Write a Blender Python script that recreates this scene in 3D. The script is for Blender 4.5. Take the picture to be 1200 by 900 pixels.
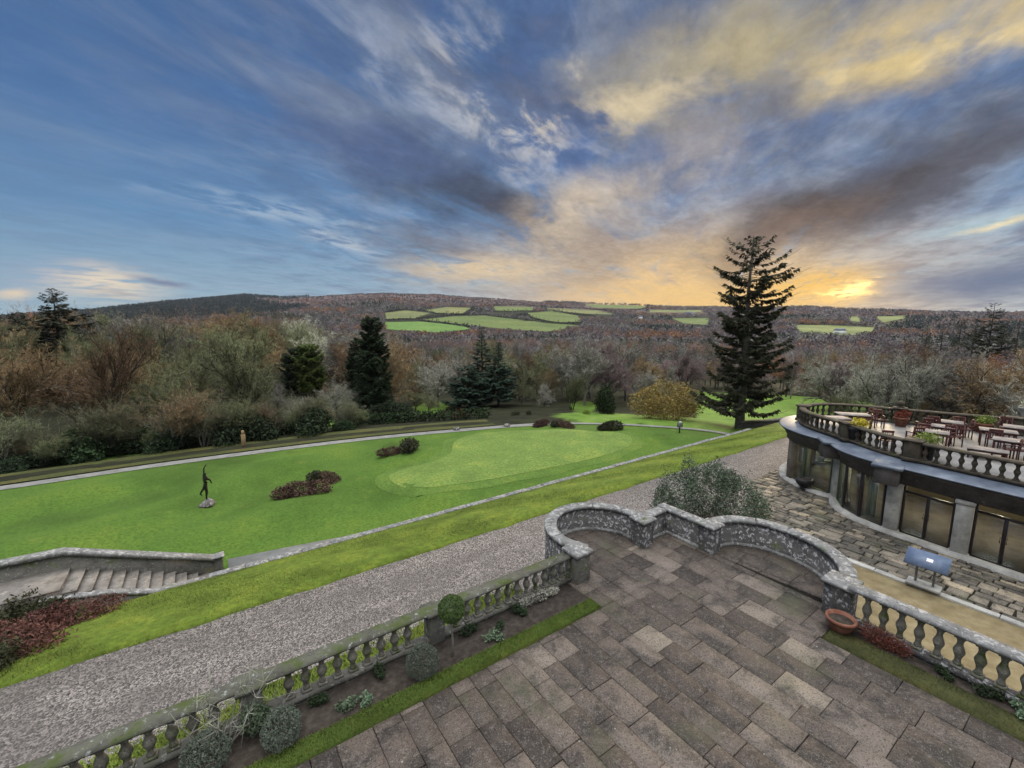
import bpy, math, random
import numpy as np
from mathutils import Vector
R = math.radians
rng = np.random.default_rng(7)
random.seed(7)
for o in list(bpy.data.objects):
    bpy.data.objects.remove(o)
scene = bpy.context.scene
COL = scene.collection

# ------------------------------------------------------------------ camera
EYE = 7.4                                   # metres above the upper terrace (an upstairs window)
HEAD, PITCH, FPX = R(55.2), math.atan(79 / 525), 525.0
H_DIR = np.array([math.cos(HEAD), math.sin(HEAD), 0.0])
R_DIR = np.array([math.sin(HEAD), -math.cos(HEAD), 0.0])
F_DIR = H_DIR * math.cos(PITCH) - np.array([0, 0, math.sin(PITCH)])
U_DIR = H_DIR * math.sin(PITCH) + np.array([0, 0, math.cos(PITCH)])
cam = bpy.data.cameras.new('camera')
cam.sensor_width = 36.0
cam.lens = 36.0 * FPX / 1200.0
cam.clip_start, cam.clip_end = 0.1, 12000
cam_o = bpy.data.objects.new('camera', cam)
cam_o.location = (0, 0, EYE)
cam_o.rotation_euler = (R(90) - PITCH, 0, HEAD - R(90))
COL.objects.link(cam_o)
scene.camera = cam_o

# ------------------------------------------------------------------ sun, exposure
SUN_AZ, SUN_EL = R(20.0), R(9.0)            # angle from +X, height
sun = bpy.data.lights.new('sun', 'SUN')
sun.energy, sun.angle, sun.color = 2.2, R(14), (1.0, 0.78, 0.5)
sun_o = bpy.data.objects.new('sun', sun)
sd = Vector((math.cos(SUN_AZ) * math.cos(SUN_EL), math.sin(SUN_AZ) * math.cos(SUN_EL), math.sin(SUN_EL)))
sun_o.rotation_euler = sd.to_track_quat('Z', 'Y').to_euler()
sun_o.location = (60, 30, 60)
COL.objects.link(sun_o)
vs = scene.view_settings
vs.view_transform, vs.look, vs.exposure, vs.gamma = 'Standard', 'None', 0.0, 1.0
vs.use_curve_mapping = False
try:
    scene.cycles.max_bounces = 6
    scene.cycles.transparent_max_bounces = 12
    scene.cycles.use_denoising = True
except Exception:
    pass

def lin(c):
    return tuple(((v / 255) / 12.92 if v / 255 <= 0.04045 else ((v / 255 + 0.055) / 1.055) ** 2.4) for v in c[:3])

# ------------------------------------------------------------------ world: evening sky with cloud decks
def sky_pos(px, py):
    d = F_DIR + R_DIR * (px - 600) / FPX - U_DIR * (py - 450) / FPX
    d = d / np.linalg.norm(d)
    return math.degrees(math.atan2(d @ R_DIR, d @ H_DIR)), math.degrees(math.asin(d[2]))

W = bpy.data.worlds.new('World')
scene.world = W
W.use_nodes = True
nt = W.node_tree
nt.nodes.clear()
N = nt.nodes.new
L = nt.links.new
def sock(x, i):
    if isinstance(x, (int, float)):
        i.default_value = x
    elif isinstance(x, (tuple, list)):
        i.default_value = tuple(x) if len(i.default_value) == len(x) else tuple(x) + (1.0,)
    else:
        L(x, i)
def M(op, a, b=0.0, c=None, clamp=False):
    n = N('ShaderNodeMath'); n.operation = op; n.use_clamp = clamp
    sock(a, n.inputs[0]); sock(b, n.inputs[1])
    if c is not None: sock(c, n.inputs[2])
    return n.outputs[0]
def VM(op, a, b=(0, 0, 0)):
    n = N('ShaderNodeVectorMath'); n.operation = op
    sock(a, n.inputs[0]); sock(b, n.inputs[1])
    return n.outputs['Value'] if op in ('DOT_PRODUCT', 'LENGTH') else n.outputs[0]
def CMB(x, y, z=0.0):
    n = N('ShaderNodeCombineXYZ'); sock(x, n.inputs[0]); sock(y, n.inputs[1]); sock(z, n.inputs[2]); return n.outputs[0]
def MIX(f, a, b):
    n = N('ShaderNodeMix'); n.data_type = 'RGBA'; n.clamp_factor = True
    sock(f, n.inputs[0]); sock(a, n.inputs[6]); sock(b, n.inputs[7]); return n.outputs[2]
def NOISE(v, scale, detail=5, rough=0.55, dist=0.0):
    n = N('ShaderNodeTexNoise'); sock(v, n.inputs['Vector']); n.inputs['Scale'].default_value = scale
    n.inputs['Detail'].default_value = detail; n.inputs['Roughness'].default_value = rough; n.inputs['Distortion'].default_value = dist
    return n.outputs
def MR(v, a, b, c=0.0, d=1.0, smooth=True):
    n = N('ShaderNodeMapRange'); n.interpolation_type = 'SMOOTHSTEP' if smooth else 'LINEAR'
    sock(v, n.inputs[0])
    for k, q in zip((1, 2, 3, 4), (a, b, c, d)): n.inputs[k].default_value = q
    return n.outputs[0]
tc = N('ShaderNodeTexCoord')
D = tc.outputs['Generated']
da, db = VM('DOT_PRODUCT', D, tuple(H_DIR)), VM('DOT_PRODUCT', D, tuple(R_DIR))
sep = N('ShaderNodeSeparateXYZ'); L(D, sep.inputs[0]); dz = sep.outputs[2]
az = M('MULTIPLY', M('ARCTAN2', db, da), 57.2958)
el = M('MULTIPLY', M('ARCSINE', dz), 57.2958)
# cloud-deck plane coordinates, stretched along the wind (which blows out of the sunset)
zc = M('ADD', M('MAXIMUM', dz, 0.0), 0.09)
wa = R(55.2 - 24.0)
wv, wn = (math.cos(wa), math.sin(wa), 0), (-math.sin(wa), math.cos(wa), 0)
along, across = M('DIVIDE', VM('DOT_PRODUCT', D, wv), zc), M('DIVIDE', VM('DOT_PRODUCT', D, wn), zc)
deck = CMB(M('MULTIPLY', along, 0.34), across)
streak = NOISE(deck, 2.3, 8, 0.62, 0.5)[0]
deck2 = CMB(M('MULTIPLY', along, 0.75), M('MULTIPLY', across, 1.0), 4.3)
puff = NOISE(deck2, 2.1, 8, 0.6, 0.35)[0]
fine = NOISE(CMB(M('MULTIPLY', along, 0.5), across, 9.1), 5.0, 7, 0.6, 0.35)[0]
wc = NOISE(CMB(M('MULTIPLY', az, 0.06), M('MULTIPLY', el, 0.10), 1.7), 1.0, 6, 0.6)[1]
wsep = N('ShaderNodeSeparateColor'); L(wc, wsep.inputs[0])
azw = M('ADD', az, M('MULTIPLY', M('SUBTRACT', wsep.outputs[0], 0.5), 22.0))
elw = M('ADD', el, M('MULTIPLY', M('SUBTRACT', wsep.outputs[1], 0.5), 11.0))
azs = M('ADD', az, M('MULTIPLY', M('SUBTRACT', wsep.outputs[0], 0.5), 7.0))
els = M('ADD', el, M('MULTIPLY', M('SUBTRACT', wsep.outputs[1], 0.5), 3.2))
AE, AES = CMB(azw, elw), CMB(azs, els)
def blob(px, py, rx, ry, rot=0, soft=0.0, pos=AE):
    """0..1 mask of a cloud bank centred where the photo shows it; radii in photo pixels there (1 px ~ 0.095 deg)."""
    a0, e0 = sky_pos(px, py)
    q = sky_pos(px + 10, py); k = math.hypot(q[0] - a0, q[1] - e0) / 10
    c, s = math.cos(R(rot)), math.sin(R(rot))
    dlt = VM('SUBTRACT', pos, (a0, e0, 0))
    u = VM('DOT_PRODUCT', dlt, (c / (rx * k), s / (rx * k), 0))
    v = VM('DOT_PRODUCT', dlt, (-s / (ry * k), c / (ry * k), 0))
    return MR(VM('LENGTH', CMB(u, v)), 1.0, soft)
# base blue: Nishita tinted by a height gradient (Nishita at strength 0.1 below)
nish = N('ShaderNodeTexSky'); nish.sky_type = 'NISHITA'; nish.sun_disc = False
nish.sun_elevation, nish.sun_rotation = SUN_EL, R(90) - SUN_AZ
nish.air_density, nish.dust_density, nish.ozone_density = 1.0, 0.6, 2.5
ramp = N('ShaderNodeValToRGB')
sock(M('DIVIDE', el, 45.0), ramp.inputs[0])
cr = ramp.color_ramp
stops = [(0.0, (164, 192, 206)), (0.10, (138, 172, 198)), (0.22, (104, 146, 188)), (0.42, (80, 118, 168)), (0.75, (66, 100, 150))]
cr.elements[0].position, cr.elements[0].color = stops[0][0], lin(stops[0][1]) + (1,)
cr.elements[1].position, cr.elements[1].color = stops[-1][0], lin(stops[-1][1]) + (1,)
for p, c in stops[1:-1]:
    e = cr.elements.new(p); e.color = lin(c) + (1,)
nb = VM('SCALE', nish.outputs[0]); nb.node.inputs['Scale'].default_value = 0.06
col = MIX(0.88, nb, ramp.outputs[0])
def paint(f, c, noise=None, lo=0.35, hi=0.6, amt=1.0):
    global col
    if noise is not None:
        f = M('MULTIPLY', f, MR(noise, lo, hi))
    if amt != 1.0:
        f = M('MULTIPLY', f, amt)
    col = MIX(f, col, lin(c))
# high thin streaks everywhere, thicker to the right
paint(MR(az, -45, 20, 0.25, 0.95), (150, 166, 188), streak, 0.42, 0.72, 0.85)
paint(MR(az, -40, 10, 0.15, 1.0), (106, 124, 152), puff, 0.45, 0.66, 0.75)
paint(blob(520, 60, 480, 200, 0), (128, 138, 156), streak, 0.34, 0.62, 0.85)
paint(blob(860, 110, 330, 190, 0), (128, 130, 140), puff, 0.28, 0.56, 0.9)
paint(blob(1130, 190, 240, 110, 10), (118, 128, 146), None, amt=0.75)
paint(blob(700, 175, 210, 60, -8), (82, 116, 170), puff, 0.62, 0.40, 0.85)
paint(blob(820, 170, 150, 40, -4), (100, 122, 158), puff, 0.6, 0.4, 0.7)
paint(MR(az, -50, 5, 0.15, 0.8), (62, 86, 132), fine, 0.56, 0.36, 0.5)
paint(MR(az, -45, 10, 0.12, 0.9), (156, 166, 188), fine, 0.50, 0.72, 0.6)
paint(blob(640, 70, 380, 150, 0), (96, 102, 124), puff, 0.56, 0.36, 0.75)
# bright ragged edges
paint(blob(590, 120, 150, 85, -35), (202, 200, 198), fine, 0.48, 0.64, 0.9)
paint(blob(660, 120, 110, 40, 10), (214, 200, 178), fine, 0.50, 0.64, 0.8)
paint(blob(470, 90, 200, 50, -22), (166, 176, 196), fine, 0.46, 0.66, 0.6)
paint(blob(330, 250, 190, 22, -6, pos=AES), (170, 188, 206), fine, 0.42, 0.62, 0.75)
paint(blob(400, 285, 75, 14, -14, pos=AES), (196, 204, 212), fine, 0.38, 0.58, 0.8)
# the dark streak through the middle
paint(blob(560, 235, 240, 52, -21), (70, 80, 100), streak, 0.24, 0.5, 0.95)
paint(blob(590, 255, 120, 34, -18), (62, 64, 80), fine, 0.36, 0.6, 0.6)
paint(blob(440, 175, 190, 34, -12), (78, 98, 140), streak, 0.3, 0.55, 0.75)
paint(blob(500, 285, 120, 34, -6), (108, 114, 128), puff, 0.3, 0.5, 0.8)
# golden light on the upper right
paint(blob(880, 60, 330, 100, 6), (186, 172, 136), puff, 0.36, 0.62, 0.9)
paint(blob(1080, 50, 260, 84, 8), (218, 194, 138), puff, 0.26, 0.54, 0.95)
paint(blob(1090, 66, 150, 40, 12), (244, 218, 156), fine, 0.34, 0.62, 0.8)
paint(blob(745, 122, 95, 26, 0), (224, 206, 170), puff, 0.40, 0.55, 0.85)
paint(blob(900, 115, 90, 40, 10), (104, 110, 128), puff, 0.36, 0.56, 0.8)
# warm veil over the sunset
paint(blob(790, 345, 420, 150, 0, pos=AES), (224, 190, 142), streak, 0.16, 0.50, 0.9)
paint(blob(800, 330, 230, 90, 8, pos=AES), (246, 206, 142), streak, 0.30, 0.60, 0.8)
paint(blob(690, 245, 190, 62, 24), (216, 196, 168), streak, 0.30, 0.56, 0.75)
paint(blob(700, 300, 150, 50, 20), (156, 140, 128), streak, 0.32, 0.55, 0.7)
paint(blob(560, 318, 150, 28, 0, pos=AES), (226, 200, 158), puff, 0.34, 0.54, 0.85)
paint(blob(820, 352, 270, 40, 0, pos=AES), (246, 200, 116), streak, 0.02, 0.40, 0.9)
# brown-grey rain cloud above the sun
paint(blob(975, 236, 290, 88, 17), (84, 80, 84), streak, 0.16, 0.46, 0.97)
paint(blob(960, 240, 200, 50, 18), (66, 60, 62), fine, 0.36, 0.62, 0.75)
paint(blob(900, 285, 140, 50, 25), (134, 112, 96), streak, 0.26, 0.5, 0.75)
paint(blob(1110, 205, 180, 46, 18), (92, 92, 102), streak, 0.24, 0.48, 0.85)
# clear slot and slate bank on the right
paint(blob(1150, 262, 170, 22, 9, pos=AES), (176, 198, 206), None, amt=0.85)
paint(blob(1165, 262, 90, 8, 12, pos=AES), (240, 224, 184), fine, 0.3, 0.5, 0.9)
paint(blob(1165, 328, 215, 56, 5, pos=AES), (98, 112, 140), puff, 0.1, 0.36, 0.97)
# cumulus low on the left
paint(blob(60, 325, 170, 42, 3, pos=AES), (150, 166, 188), puff, 0.25, 0.5, 0.7)
paint(blob(115, 334, 115, 40, 0, pos=AES), (232, 216, 190), puff, 0.36, 0.54, 0.95)
paint(blob(135, 345, 60, 16, 0, pos=AES), (176, 164, 158), fine, 0.44, 0.6, 0.6)
paint(blob(5, 345, 40, 14, 0, pos=AES), (228, 208, 178), puff, 0.28, 0.46, 0.9)
paint(blob(185, 331, 55, 7, -6, pos=AES), (112, 124, 152), None, amt=0.9)
# the sun's glow between the clouds
paint(blob(948, 338, 110, 40, 12, pos=AES), (255, 200, 88), fine, 0.26, 0.5, 0.95)
g0 = M('MULTIPLY', blob(972, 347, 78, 30, 12, pos=AES), MR(fine, 0.30, 0.62, 0.25, 1.0))
col = MIX(g0, col, (1.15, 0.72, 0.20))
g1 = M('MULTIPLY', blob(978, 346, 46, 19, 14, pos=AE), MR(fine, 0.34, 0.56))
col = MIX(g1, col, (2.6, 1.9, 0.62))
# crisp small-scale structure in the cloud
tex = NOISE(CMB(M('MULTIPLY', along, 0.8), M('MULTIPLY', across, 1.3), 3.3), 6.5, 8, 0.66, 0.5)[0]
tex2 = NOISE(CMB(M('MULTIPLY', along, 0.7), M('MULTIPLY', across, 1.1), 7.7), 17.0, 6, 0.7, 0.3)[0]
tex = M('ADD', M('MULTIPLY', tex, 0.62), M('MULTIPLY', tex2, 0.38))
gain = M('ADD', M('MULTIPLY', M('SUBTRACT', tex, 0.5), M('MULTIPLY', MR(az, -45, 0, 0.2, 1.05), MR(el, 0, 8, 0.3, 1.0))), 1.0)
sc_ = VM('SCALE', col); L(gain, sc_.node.inputs['Scale']); col = sc_
# unseen sky: overhead brightened to light the garden, dimmed behind the camera
back = M('MULTIPLY', MR(da, 0.15, -0.35), MR(el, -5, 12))
col = MIX(back, col, (0.42, 0.44, 0.48))
col = MIX(MR(el, 36, 60), col, (3.3, 3.3, 3.35))
below = MR(el, -1.0, -6.0)
col = MIX(below, col, (0.08, 0.08, 0.06))
bg = N('ShaderNodeBackground'); bg.inputs[1].default_value = 0.1
ten = VM('SCALE', col); ten.node.inputs['Scale'].default_value = 10.0
L(ten, bg.inputs[0])
wo = N('ShaderNodeOutputWorld'); L(bg.outputs[0], wo.inputs[0])
try:
    W.cycles.sampling_method = 'MANUAL'; W.cycles.sample_map_resolution = 512
except Exception:
    pass

# ------------------------------------------------------------------ materials
def new_mat(name):
    m = bpy.data.materials.new(name); m.use_nodes = True
    t = m.node_tree
    return m, t, t.nodes['Principled BSDF']
def ramp_node(t, stops, fac):
    n = t.nodes.new('ShaderNodeValToRGB'); e = n.color_ramp.elements
    e[0].position, e[0].color = stops[0][0], tuple(stops[0][1]) + (1,)
    e[1].position, e[1].color = stops[-1][0], tuple(stops[-1][1]) + (1,)
    for p, c in stops[1:-1]:
        q = e.new(p); q.color = tuple(c) + (1,)
    t.links.new(fac, n.inputs[0]); return n.outputs[0]
def noise_node(t, vec, scale, detail=4, rough=0.6, dist=0.0):
    n = t.nodes.new('ShaderNodeTexNoise')
    n.inputs['Scale'].default_value, n.inputs['Detail'].default_value = scale, detail
    n.inputs['Roughness'].default_value, n.inputs['Distortion'].default_value = rough, dist
    if vec is not None: t.links.new(vec, n.inputs['Vector'])
    return n.outputs[0]
def world_pos(t):
    return t.nodes.new('ShaderNodeNewGeometry').outputs['Position']
def mixc(t, f, a, b, mode='MIX'):
    n = t.nodes.new('ShaderNodeMix'); n.data_type = 'RGBA'; n.blend_type = mode
    for v, i in ((f, 0), (a, 6), (b, 7)):
        if isinstance(v, (int, float)): n.inputs[i].default_value = v
        elif isinstance(v, tuple): n.inputs[i].default_value = v + (1,)
        else: t.links.new(v, n.inputs[i])
    return n.outputs[2]
def maprange(t, v, a, b, c=0.0, d=1.0):
    n = t.nodes.new('ShaderNodeMapRange'); n.interpolation_type = 'SMOOTHSTEP'
    t.links.new(v, n.inputs[0])
    for k, q in zip((1, 2, 3, 4), (a, b, c, d)): n.inputs[k].default_value = q
    return n.outputs[0]
def bump(t, bsdf, h, dist=0.01, strength=0.6):
    n = t.nodes.new('ShaderNodeBump'); n.inputs['Strength'].default_value = strength; n.inputs['Distance'].default_value = dist
    t.links.new(h, n.inputs['Height']); t.links.new(n.outputs[0], bsdf.inputs['Normal'])
def mat(name, stops, scale=3.0, detail=5, rough=0.85, bumpd=0.0, bscale=None, coord='world', spec=0.3, metal=0.0):
    m, t, b = new_mat(name)
    v = world_pos(t) if coord == 'world' else t.nodes.new('ShaderNodeTexCoord').outputs['Object']
    n = noise_node(t, v, scale, detail)
    t.links.new(ramp_node(t, stops, n), b.inputs['Base Color'])
    b.inputs['Roughness'].default_value = rough; b.inputs['Metallic'].default_value = metal
    b.inputs['Specular IOR Level'].default_value = spec
    if bumpd:
        bump(t, b, noise_node(t, v, bscale or scale * 4, 5), bumpd)
    return m
def var3(c, k=0.35):
    return [(0.28, tuple(v * (1 - k) for v in c)), (0.5, c), (0.72, tuple(v * (1 + k) for v in c))]
def foliage(name, c, k=0.6, scale=1.6, rand=0.4, trans=0.25, attr=False):
    """Leaf, needle or twig colour: clumps of lighter and darker tint, and a tint of its own for each plant."""
    m, t, b = new_mat(name)
    g = t.nodes.new('ShaderNodeTexCoord').outputs['Object']
    n = noise_node(t, g, scale, 4)
    base = ramp_node(t, var3(c, k), n)
    oi = t.nodes.new('ShaderNodeObjectInfo').outputs['Random']
    hsv = t.nodes.new('ShaderNodeHueSaturation')
    t.links.new(maprange(t, oi, 0, 1, 1 - rand, 1 + rand), hsv.inputs['Value'])
    t.links.new(maprange(t, oi, 0, 1, 0.485, 0.515), hsv.inputs['Hue'])
    t.links.new(base, hsv.inputs['Color'])
    t.links.new(hsv.outputs[0], b.inputs['Base Color'])
    b.inputs['Roughness'].default_value = 0.8; b.inputs['Specular IOR Level'].default_value = 0.15
    return m
def stone(name, base, lichen=(0.42, 0.42, 0.38), moss=(0.07, 0.09, 0.03), la=0.55, ma=0.5, scale=1.0, bd=0.012, streaks=0.6):
    m, t, b = new_mat(name)
    v = world_pos(t)
    n1 = noise_node(t, v, 2.2 * scale, 7, 0.68)
    c = ramp_node(t, [(0.25, tuple(q * 0.45 for q in base)), (0.48, base), (0.72, tuple(min(q * 1.5, .6) for q in base))], n1)
    n2 = noise_node(t, v, 5.5 * scale, 6, 0.7, 0.4)
    c = mixc(t, maprange(t, n2, 1.02 - la, 1.12 - la), c, lichen)
    n3 = noise_node(t, v, 1.1 * scale, 5, 0.65)
    c = mixc(t, maprange(t, n3, 1.04 - ma, 1.2 - ma), c, moss)
    n4 = noise_node(t, v, 9 * scale, 4, 0.7)
    c = mixc(t, maprange(t, n4, 0.60, 0.66, 0, streaks), c, tuple(q * 0.25 for q in base))
    t.links.new(c, b.inputs['Base Color'])
    b.inputs['Roughness'].default_value = 0.92; b.inputs['Specular IOR Level'].default_value = 0.2
    bump(t, b, noise_node(t, v, 14 * scale, 6, 0.7), bd, 0.8)
    return m

MT = {}
MT['stone'] = stone('weathered_stone', (0.12, 0.115, 0.10), lichen=(0.32, 0.32, 0.29), la=0.46, ma=0.5, scale=1.6)
MT['lichen_stone'] = stone('lichen_stone', (0.075, 0.072, 0.07), lichen=(0.36, 0.36, 0.37), la=0.50, ma=0.44, scale=1.5, bd=0.03)
MT['coping'] = stone('coping_stone', (0.17, 0.17, 0.165), lichen=(0.36, 0.36, 0.35), la=0.52, ma=0.44, scale=1.2)
MT['old_coping'] = stone('mossy_coping', (0.10, 0.10, 0.08), lichen=(0.3, 0.32, 0.3), la=0.46, ma=0.56, scale=1.6)
MT['baluster'] = stone('baluster_stone', (0.17, 0.16, 0.13), lichen=(0.32, 0.32, 0.29), la=0.48, ma=0.54, scale=2.6)
MT['roof_bal'] = stone('dark_baluster_stone', (0.065, 0.055, 0.042), lichen=(0.15, 0.15, 0.12), la=0.42, ma=0.48, scale=1.5)
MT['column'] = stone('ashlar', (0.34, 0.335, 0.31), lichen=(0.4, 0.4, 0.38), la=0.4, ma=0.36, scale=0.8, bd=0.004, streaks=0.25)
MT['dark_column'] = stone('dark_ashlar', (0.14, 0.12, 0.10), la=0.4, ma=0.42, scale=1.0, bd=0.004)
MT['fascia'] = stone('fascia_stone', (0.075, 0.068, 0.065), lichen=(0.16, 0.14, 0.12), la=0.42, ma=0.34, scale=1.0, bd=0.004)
MT['lead'] = mat('lead_sheet', [(0.25, (0.055, 0.072, 0.10)), (0.5, (0.10, 0.125, 0.165)), (0.75, (0.20, 0.23, 0.27))], 1.6, 7, 0.5, 0.004, 9, spec=0.5)
MT['frame'] = mat('dark_frame', [(0.3, (0.02, 0.016, 0.018)), (0.7, (0.035, 0.028, 0.03))], 3, 3, 0.4)
MT['green_frame'] = mat('green_frame', [(0.3, (0.05, 0.07, 0.045)), (0.7, (0.09, 0.11, 0.08))], 3, 3, 0.5)
MT['curtain'] = mat('curtain', [(0.3, (0.42, 0.45, 0.38)), (0.7, (0.55, 0.58, 0.5))], 4, 3, 0.9)
MT['room'] = mat('room_plaster', [(0.3, (0.26, 0.21, 0.14)), (0.7, (0.36, 0.30, 0.21))], 0.7, 3, 0.9)
MT['carpet'] = mat('room_floor', [(0.3, (0.10, 0.085, 0.08)), (0.7, (0.19, 0.16, 0.15))], 1.4, 5, 0.8)
MT['terrace_floor'] = mat('terrace_flags', [(0.25, (0.12, 0.12, 0.115)), (0.5, (0.21, 0.205, 0.195)), (0.75, (0.33, 0.32, 0.30))], 1.2, 8, 0.6, 0.004, 6)
MT['wood'] = mat('red_brown_wood', [(0.3, (0.045, 0.016, 0.014)), (0.7, (0.11, 0.035, 0.03))], 4, 4, 0.55, coord='object')
MT['table'] = mat('table_top', [(0.3, (0.15, 0.13, 0.115)), (0.7, (0.30, 0.27, 0.25))], 3, 4, 0.75, spec=0.2)
MT['terracotta'] = mat('terracotta', [(0.3, (0.13, 0.052, 0.032)), (0.5, (0.20, 0.085, 0.055)), (0.75, (0.29, 0.16, 0.115))], 5, 5, 0.85, 0.004, 30)
MT['black_pot'] = mat('dark_glaze', [(0.3, (0.012, 0.011, 0.012)), (0.7, (0.03, 0.028, 0.03))], 4, 3, 0.45)
MT['blue_board'] = mat('blue_board', [(0.3, (0.075, 0.11, 0.18)), (0.5, (0.10, 0.14, 0.22)), (0.7, (0.16, 0.20, 0.27))], 3.0, 7, 0.5, spec=0.35)
MT['white_paint'] = mat('white_paint', [(0.3, (0.65, 0.65, 0.62)), (0.7, (0.8, 0.8, 0.78))], 4, 3, 0.6)
MT['grey_metal'] = mat('grey_metal', [(0.3, (0.10, 0.10, 0.10)), (0.7, (0.2, 0.2, 0.2))], 5, 3, 0.5)
MT['bronze'] = mat('dark_bronze', [(0.3, (0.018, 0.016, 0.014)), (0.7, (0.05, 0.042, 0.035))], 6, 4, 0.45, 0.01, 20, metal=0.5)
MT['rock'] = stone('rock', (0.13, 0.12, 0.115), la=0.5, ma=0.4, scale=1.2)
MT['timber'] = mat('timber', [(0.3, (0.24, 0.16, 0.08)), (0.7, (0.40, 0.29, 0.16))], 6, 4, 0.8)
MT['soil'] = mat('soil', [(0.25, (0.022, 0.017, 0.012)), (0.5, (0.05, 0.04, 0.032)), (0.75, (0.095, 0.08, 0.065))], 7, 7, 0.95, 0.03, 18)
MT['bark'] = mat('bark', [(0.3, (0.07, 0.065, 0.05)), (0.5, (0.15, 0.14, 0.115)), (0.75, (0.26, 0.25, 0.21))], 2.5, 5, 0.9, 0.02, 14, coord='object')
MT['dark_bark'] = mat('dark_bark', [(0.3, (0.025, 0.022, 0.018)), (0.7, (0.07, 0.062, 0.05))], 2.5, 5, 0.9, 0.02, 14, coord='object')
MT['pale_bark'] = mat('pale_bark', [(0.3, (0.13, 0.13, 0.10)), (0.7, (0.28, 0.28, 0.23))], 2.5, 5, 0.9, 0.02, 14, coord='object')
MT['step'] = stone('step_stone', (0.19, 0.175, 0.155), lichen=(0.33, 0.31, 0.28), la=0.45, ma=0.4, scale=1.0)
MT['riser'] = stone('riser_stone', (0.15, 0.13, 0.12), la=0.38, ma=0.42)

def grass_mat(name, c, k=0.35, s1=0.35, s2=9.0, stripe=0.0):
    m, t, b = new_mat(name)
    v = world_pos(t)
    n1 = noise_node(t, v, s1, 5, 0.6)
    col1 = ramp_node(t, [(0.3, tuple(q * (1 - k) for q in c)), (0.5, c), (0.7, (c[0] * 1.55, c[1] * 1.25, c[2] * 1.15))], n1)
    n2 = noise_node(t, v, s2, 6, 0.75)
    col2 = mixc(t, maprange(t, n2, 0.35, 0.68, 0.0, 0.8), col1, tuple(q * 0.45 for q in c))
    n3 = noise_node(t, v, s1 * 4.3, 5, 0.7)
    col3 = mixc(t, maprange(t, n3, 0.56, 0.75, 0.0, 0.45), col2, (c[0] * 1.9, c[1] * 1.2, c[2] * 1.4))
    t.links.new(col3, b.inputs['Base Color'])
    b.inputs['Roughness'].default_value = 0.9; b.inputs['Specular IOR Level'].default_value = 0.15
    bump(t, b, n2, 0.03, 0.7)
    return m
MT['lawn'] = grass_mat('mown_lawn', (0.09, 0.172, 0.026), 0.45, 0.14, 7.0)
MT['collar'] = grass_mat('green_collar_turf', (0.112, 0.195, 0.036), 0.3, 0.3, 7.0)
MT['green'] = grass_mat('putting_green_turf', (0.16, 0.25, 0.055), 0.22, 0.4, 6.0)
MT['bank'] = grass_mat('bank_grass', (0.135, 0.195, 0.027), 0.45, 0.6, 5.0)
MT['strip'] = grass_mat('edging_turf', (0.085, 0.125, 0.025), 0.4, 1.3, 14.0)
MT['moss_strip'] = grass_mat('mossy_turf', (0.075, 0.082, 0.03), 0.4, 1.3, 14.0)
MT['verge'] = grass_mat('verge_grass', (0.10, 0.14, 0.02), 0.3, 1.2, 10.0)
MT['field'] = grass_mat('pasture', (0.14, 0.195, 0.055), 0.25, 0.012, 0.2)
MT['field_pale'] = grass_mat('pale_pasture', (0.185, 0.215, 0.08), 0.25, 0.012, 0.2)
MT['field_bright'] = grass_mat('bright_pasture', (0.14, 0.26, 0.055), 0.2, 0.012, 0.2)
MT['rough'] = grass_mat('rough_grass', (0.085, 0.095, 0.03), 0.35, 0.4, 5.0)

def gravel_mat(name, c, s=34.0, k=1.0):
    m, t, b = new_mat(name)
    v = world_pos(t)
    vo = t.nodes.new('ShaderNodeTexVoronoi'); vo.inputs['Scale'].default_value = s; t.links.new(v, vo.inputs['Vector'])
    sp = t.nodes.new('ShaderNodeSeparateColor'); t.links.new(vo.outputs['Color'], sp.inputs[0])
    c1 = ramp_node(t, [(0.05, tuple(q * 0.3 for q in c)), (0.5, c), (0.95, tuple(min(q * 2.0, .6) for q in c))], sp.outputs[0])
    mp = t.nodes.new('ShaderNodeMapping'); mp.inputs['Scale'].default_value = (0.12, 1.1, 1); t.links.new(v, mp.inputs[0])
    c1 = mixc(t, maprange(t, noise_node(t, mp.outputs[0], 1.0, 6, 0.65), 0.40, 0.62, 0, 0.4), c1, tuple(q * 0.5 for q in c))
    n = noise_node(t, v, 0.8, 6, 0.65)
    c2 = mixc(t, maprange(t, n, 0.35, 0.7, 0, 0.45), c1, tuple(q * 0.6 for q in c))
    n2 = noise_node(t, v, s * 0.45, 3, 0.7)
    c3 = mixc(t, maprange(t, n2, 0.40, 0.30, 0, 0.75), c2, tuple(q * 0.22 for q in c))
    t.links.new(c3, b.inputs['Base Color'])
    b.inputs['Roughness'].default_value = 0.95; b.inputs['Specular IOR Level'].default_value = 0.15
    bump(t, b, vo.outputs['Distance'], 0.03, 0.9)
    return m
MT['gravel'] = gravel_mat('gravel', (0.25, 0.226, 0.207), 27.0)
MT['sand_path'] = mat('sandy_gravel', [(0.25, (0.15, 0.115, 0.055)), (0.5, (0.24, 0.19, 0.10)), (0.75, (0.33, 0.275, 0.16))], 2.5, 9, 0.95, 0.01, 50)
MT['tarmac'] = mat('grey_path', [(0.25, (0.14, 0.14, 0.13)), (0.5, (0.21, 0.21, 0.195)), (0.75, (0.28, 0.275, 0.25))], 1.6, 8, 0.95, 0.01, 20)

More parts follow.
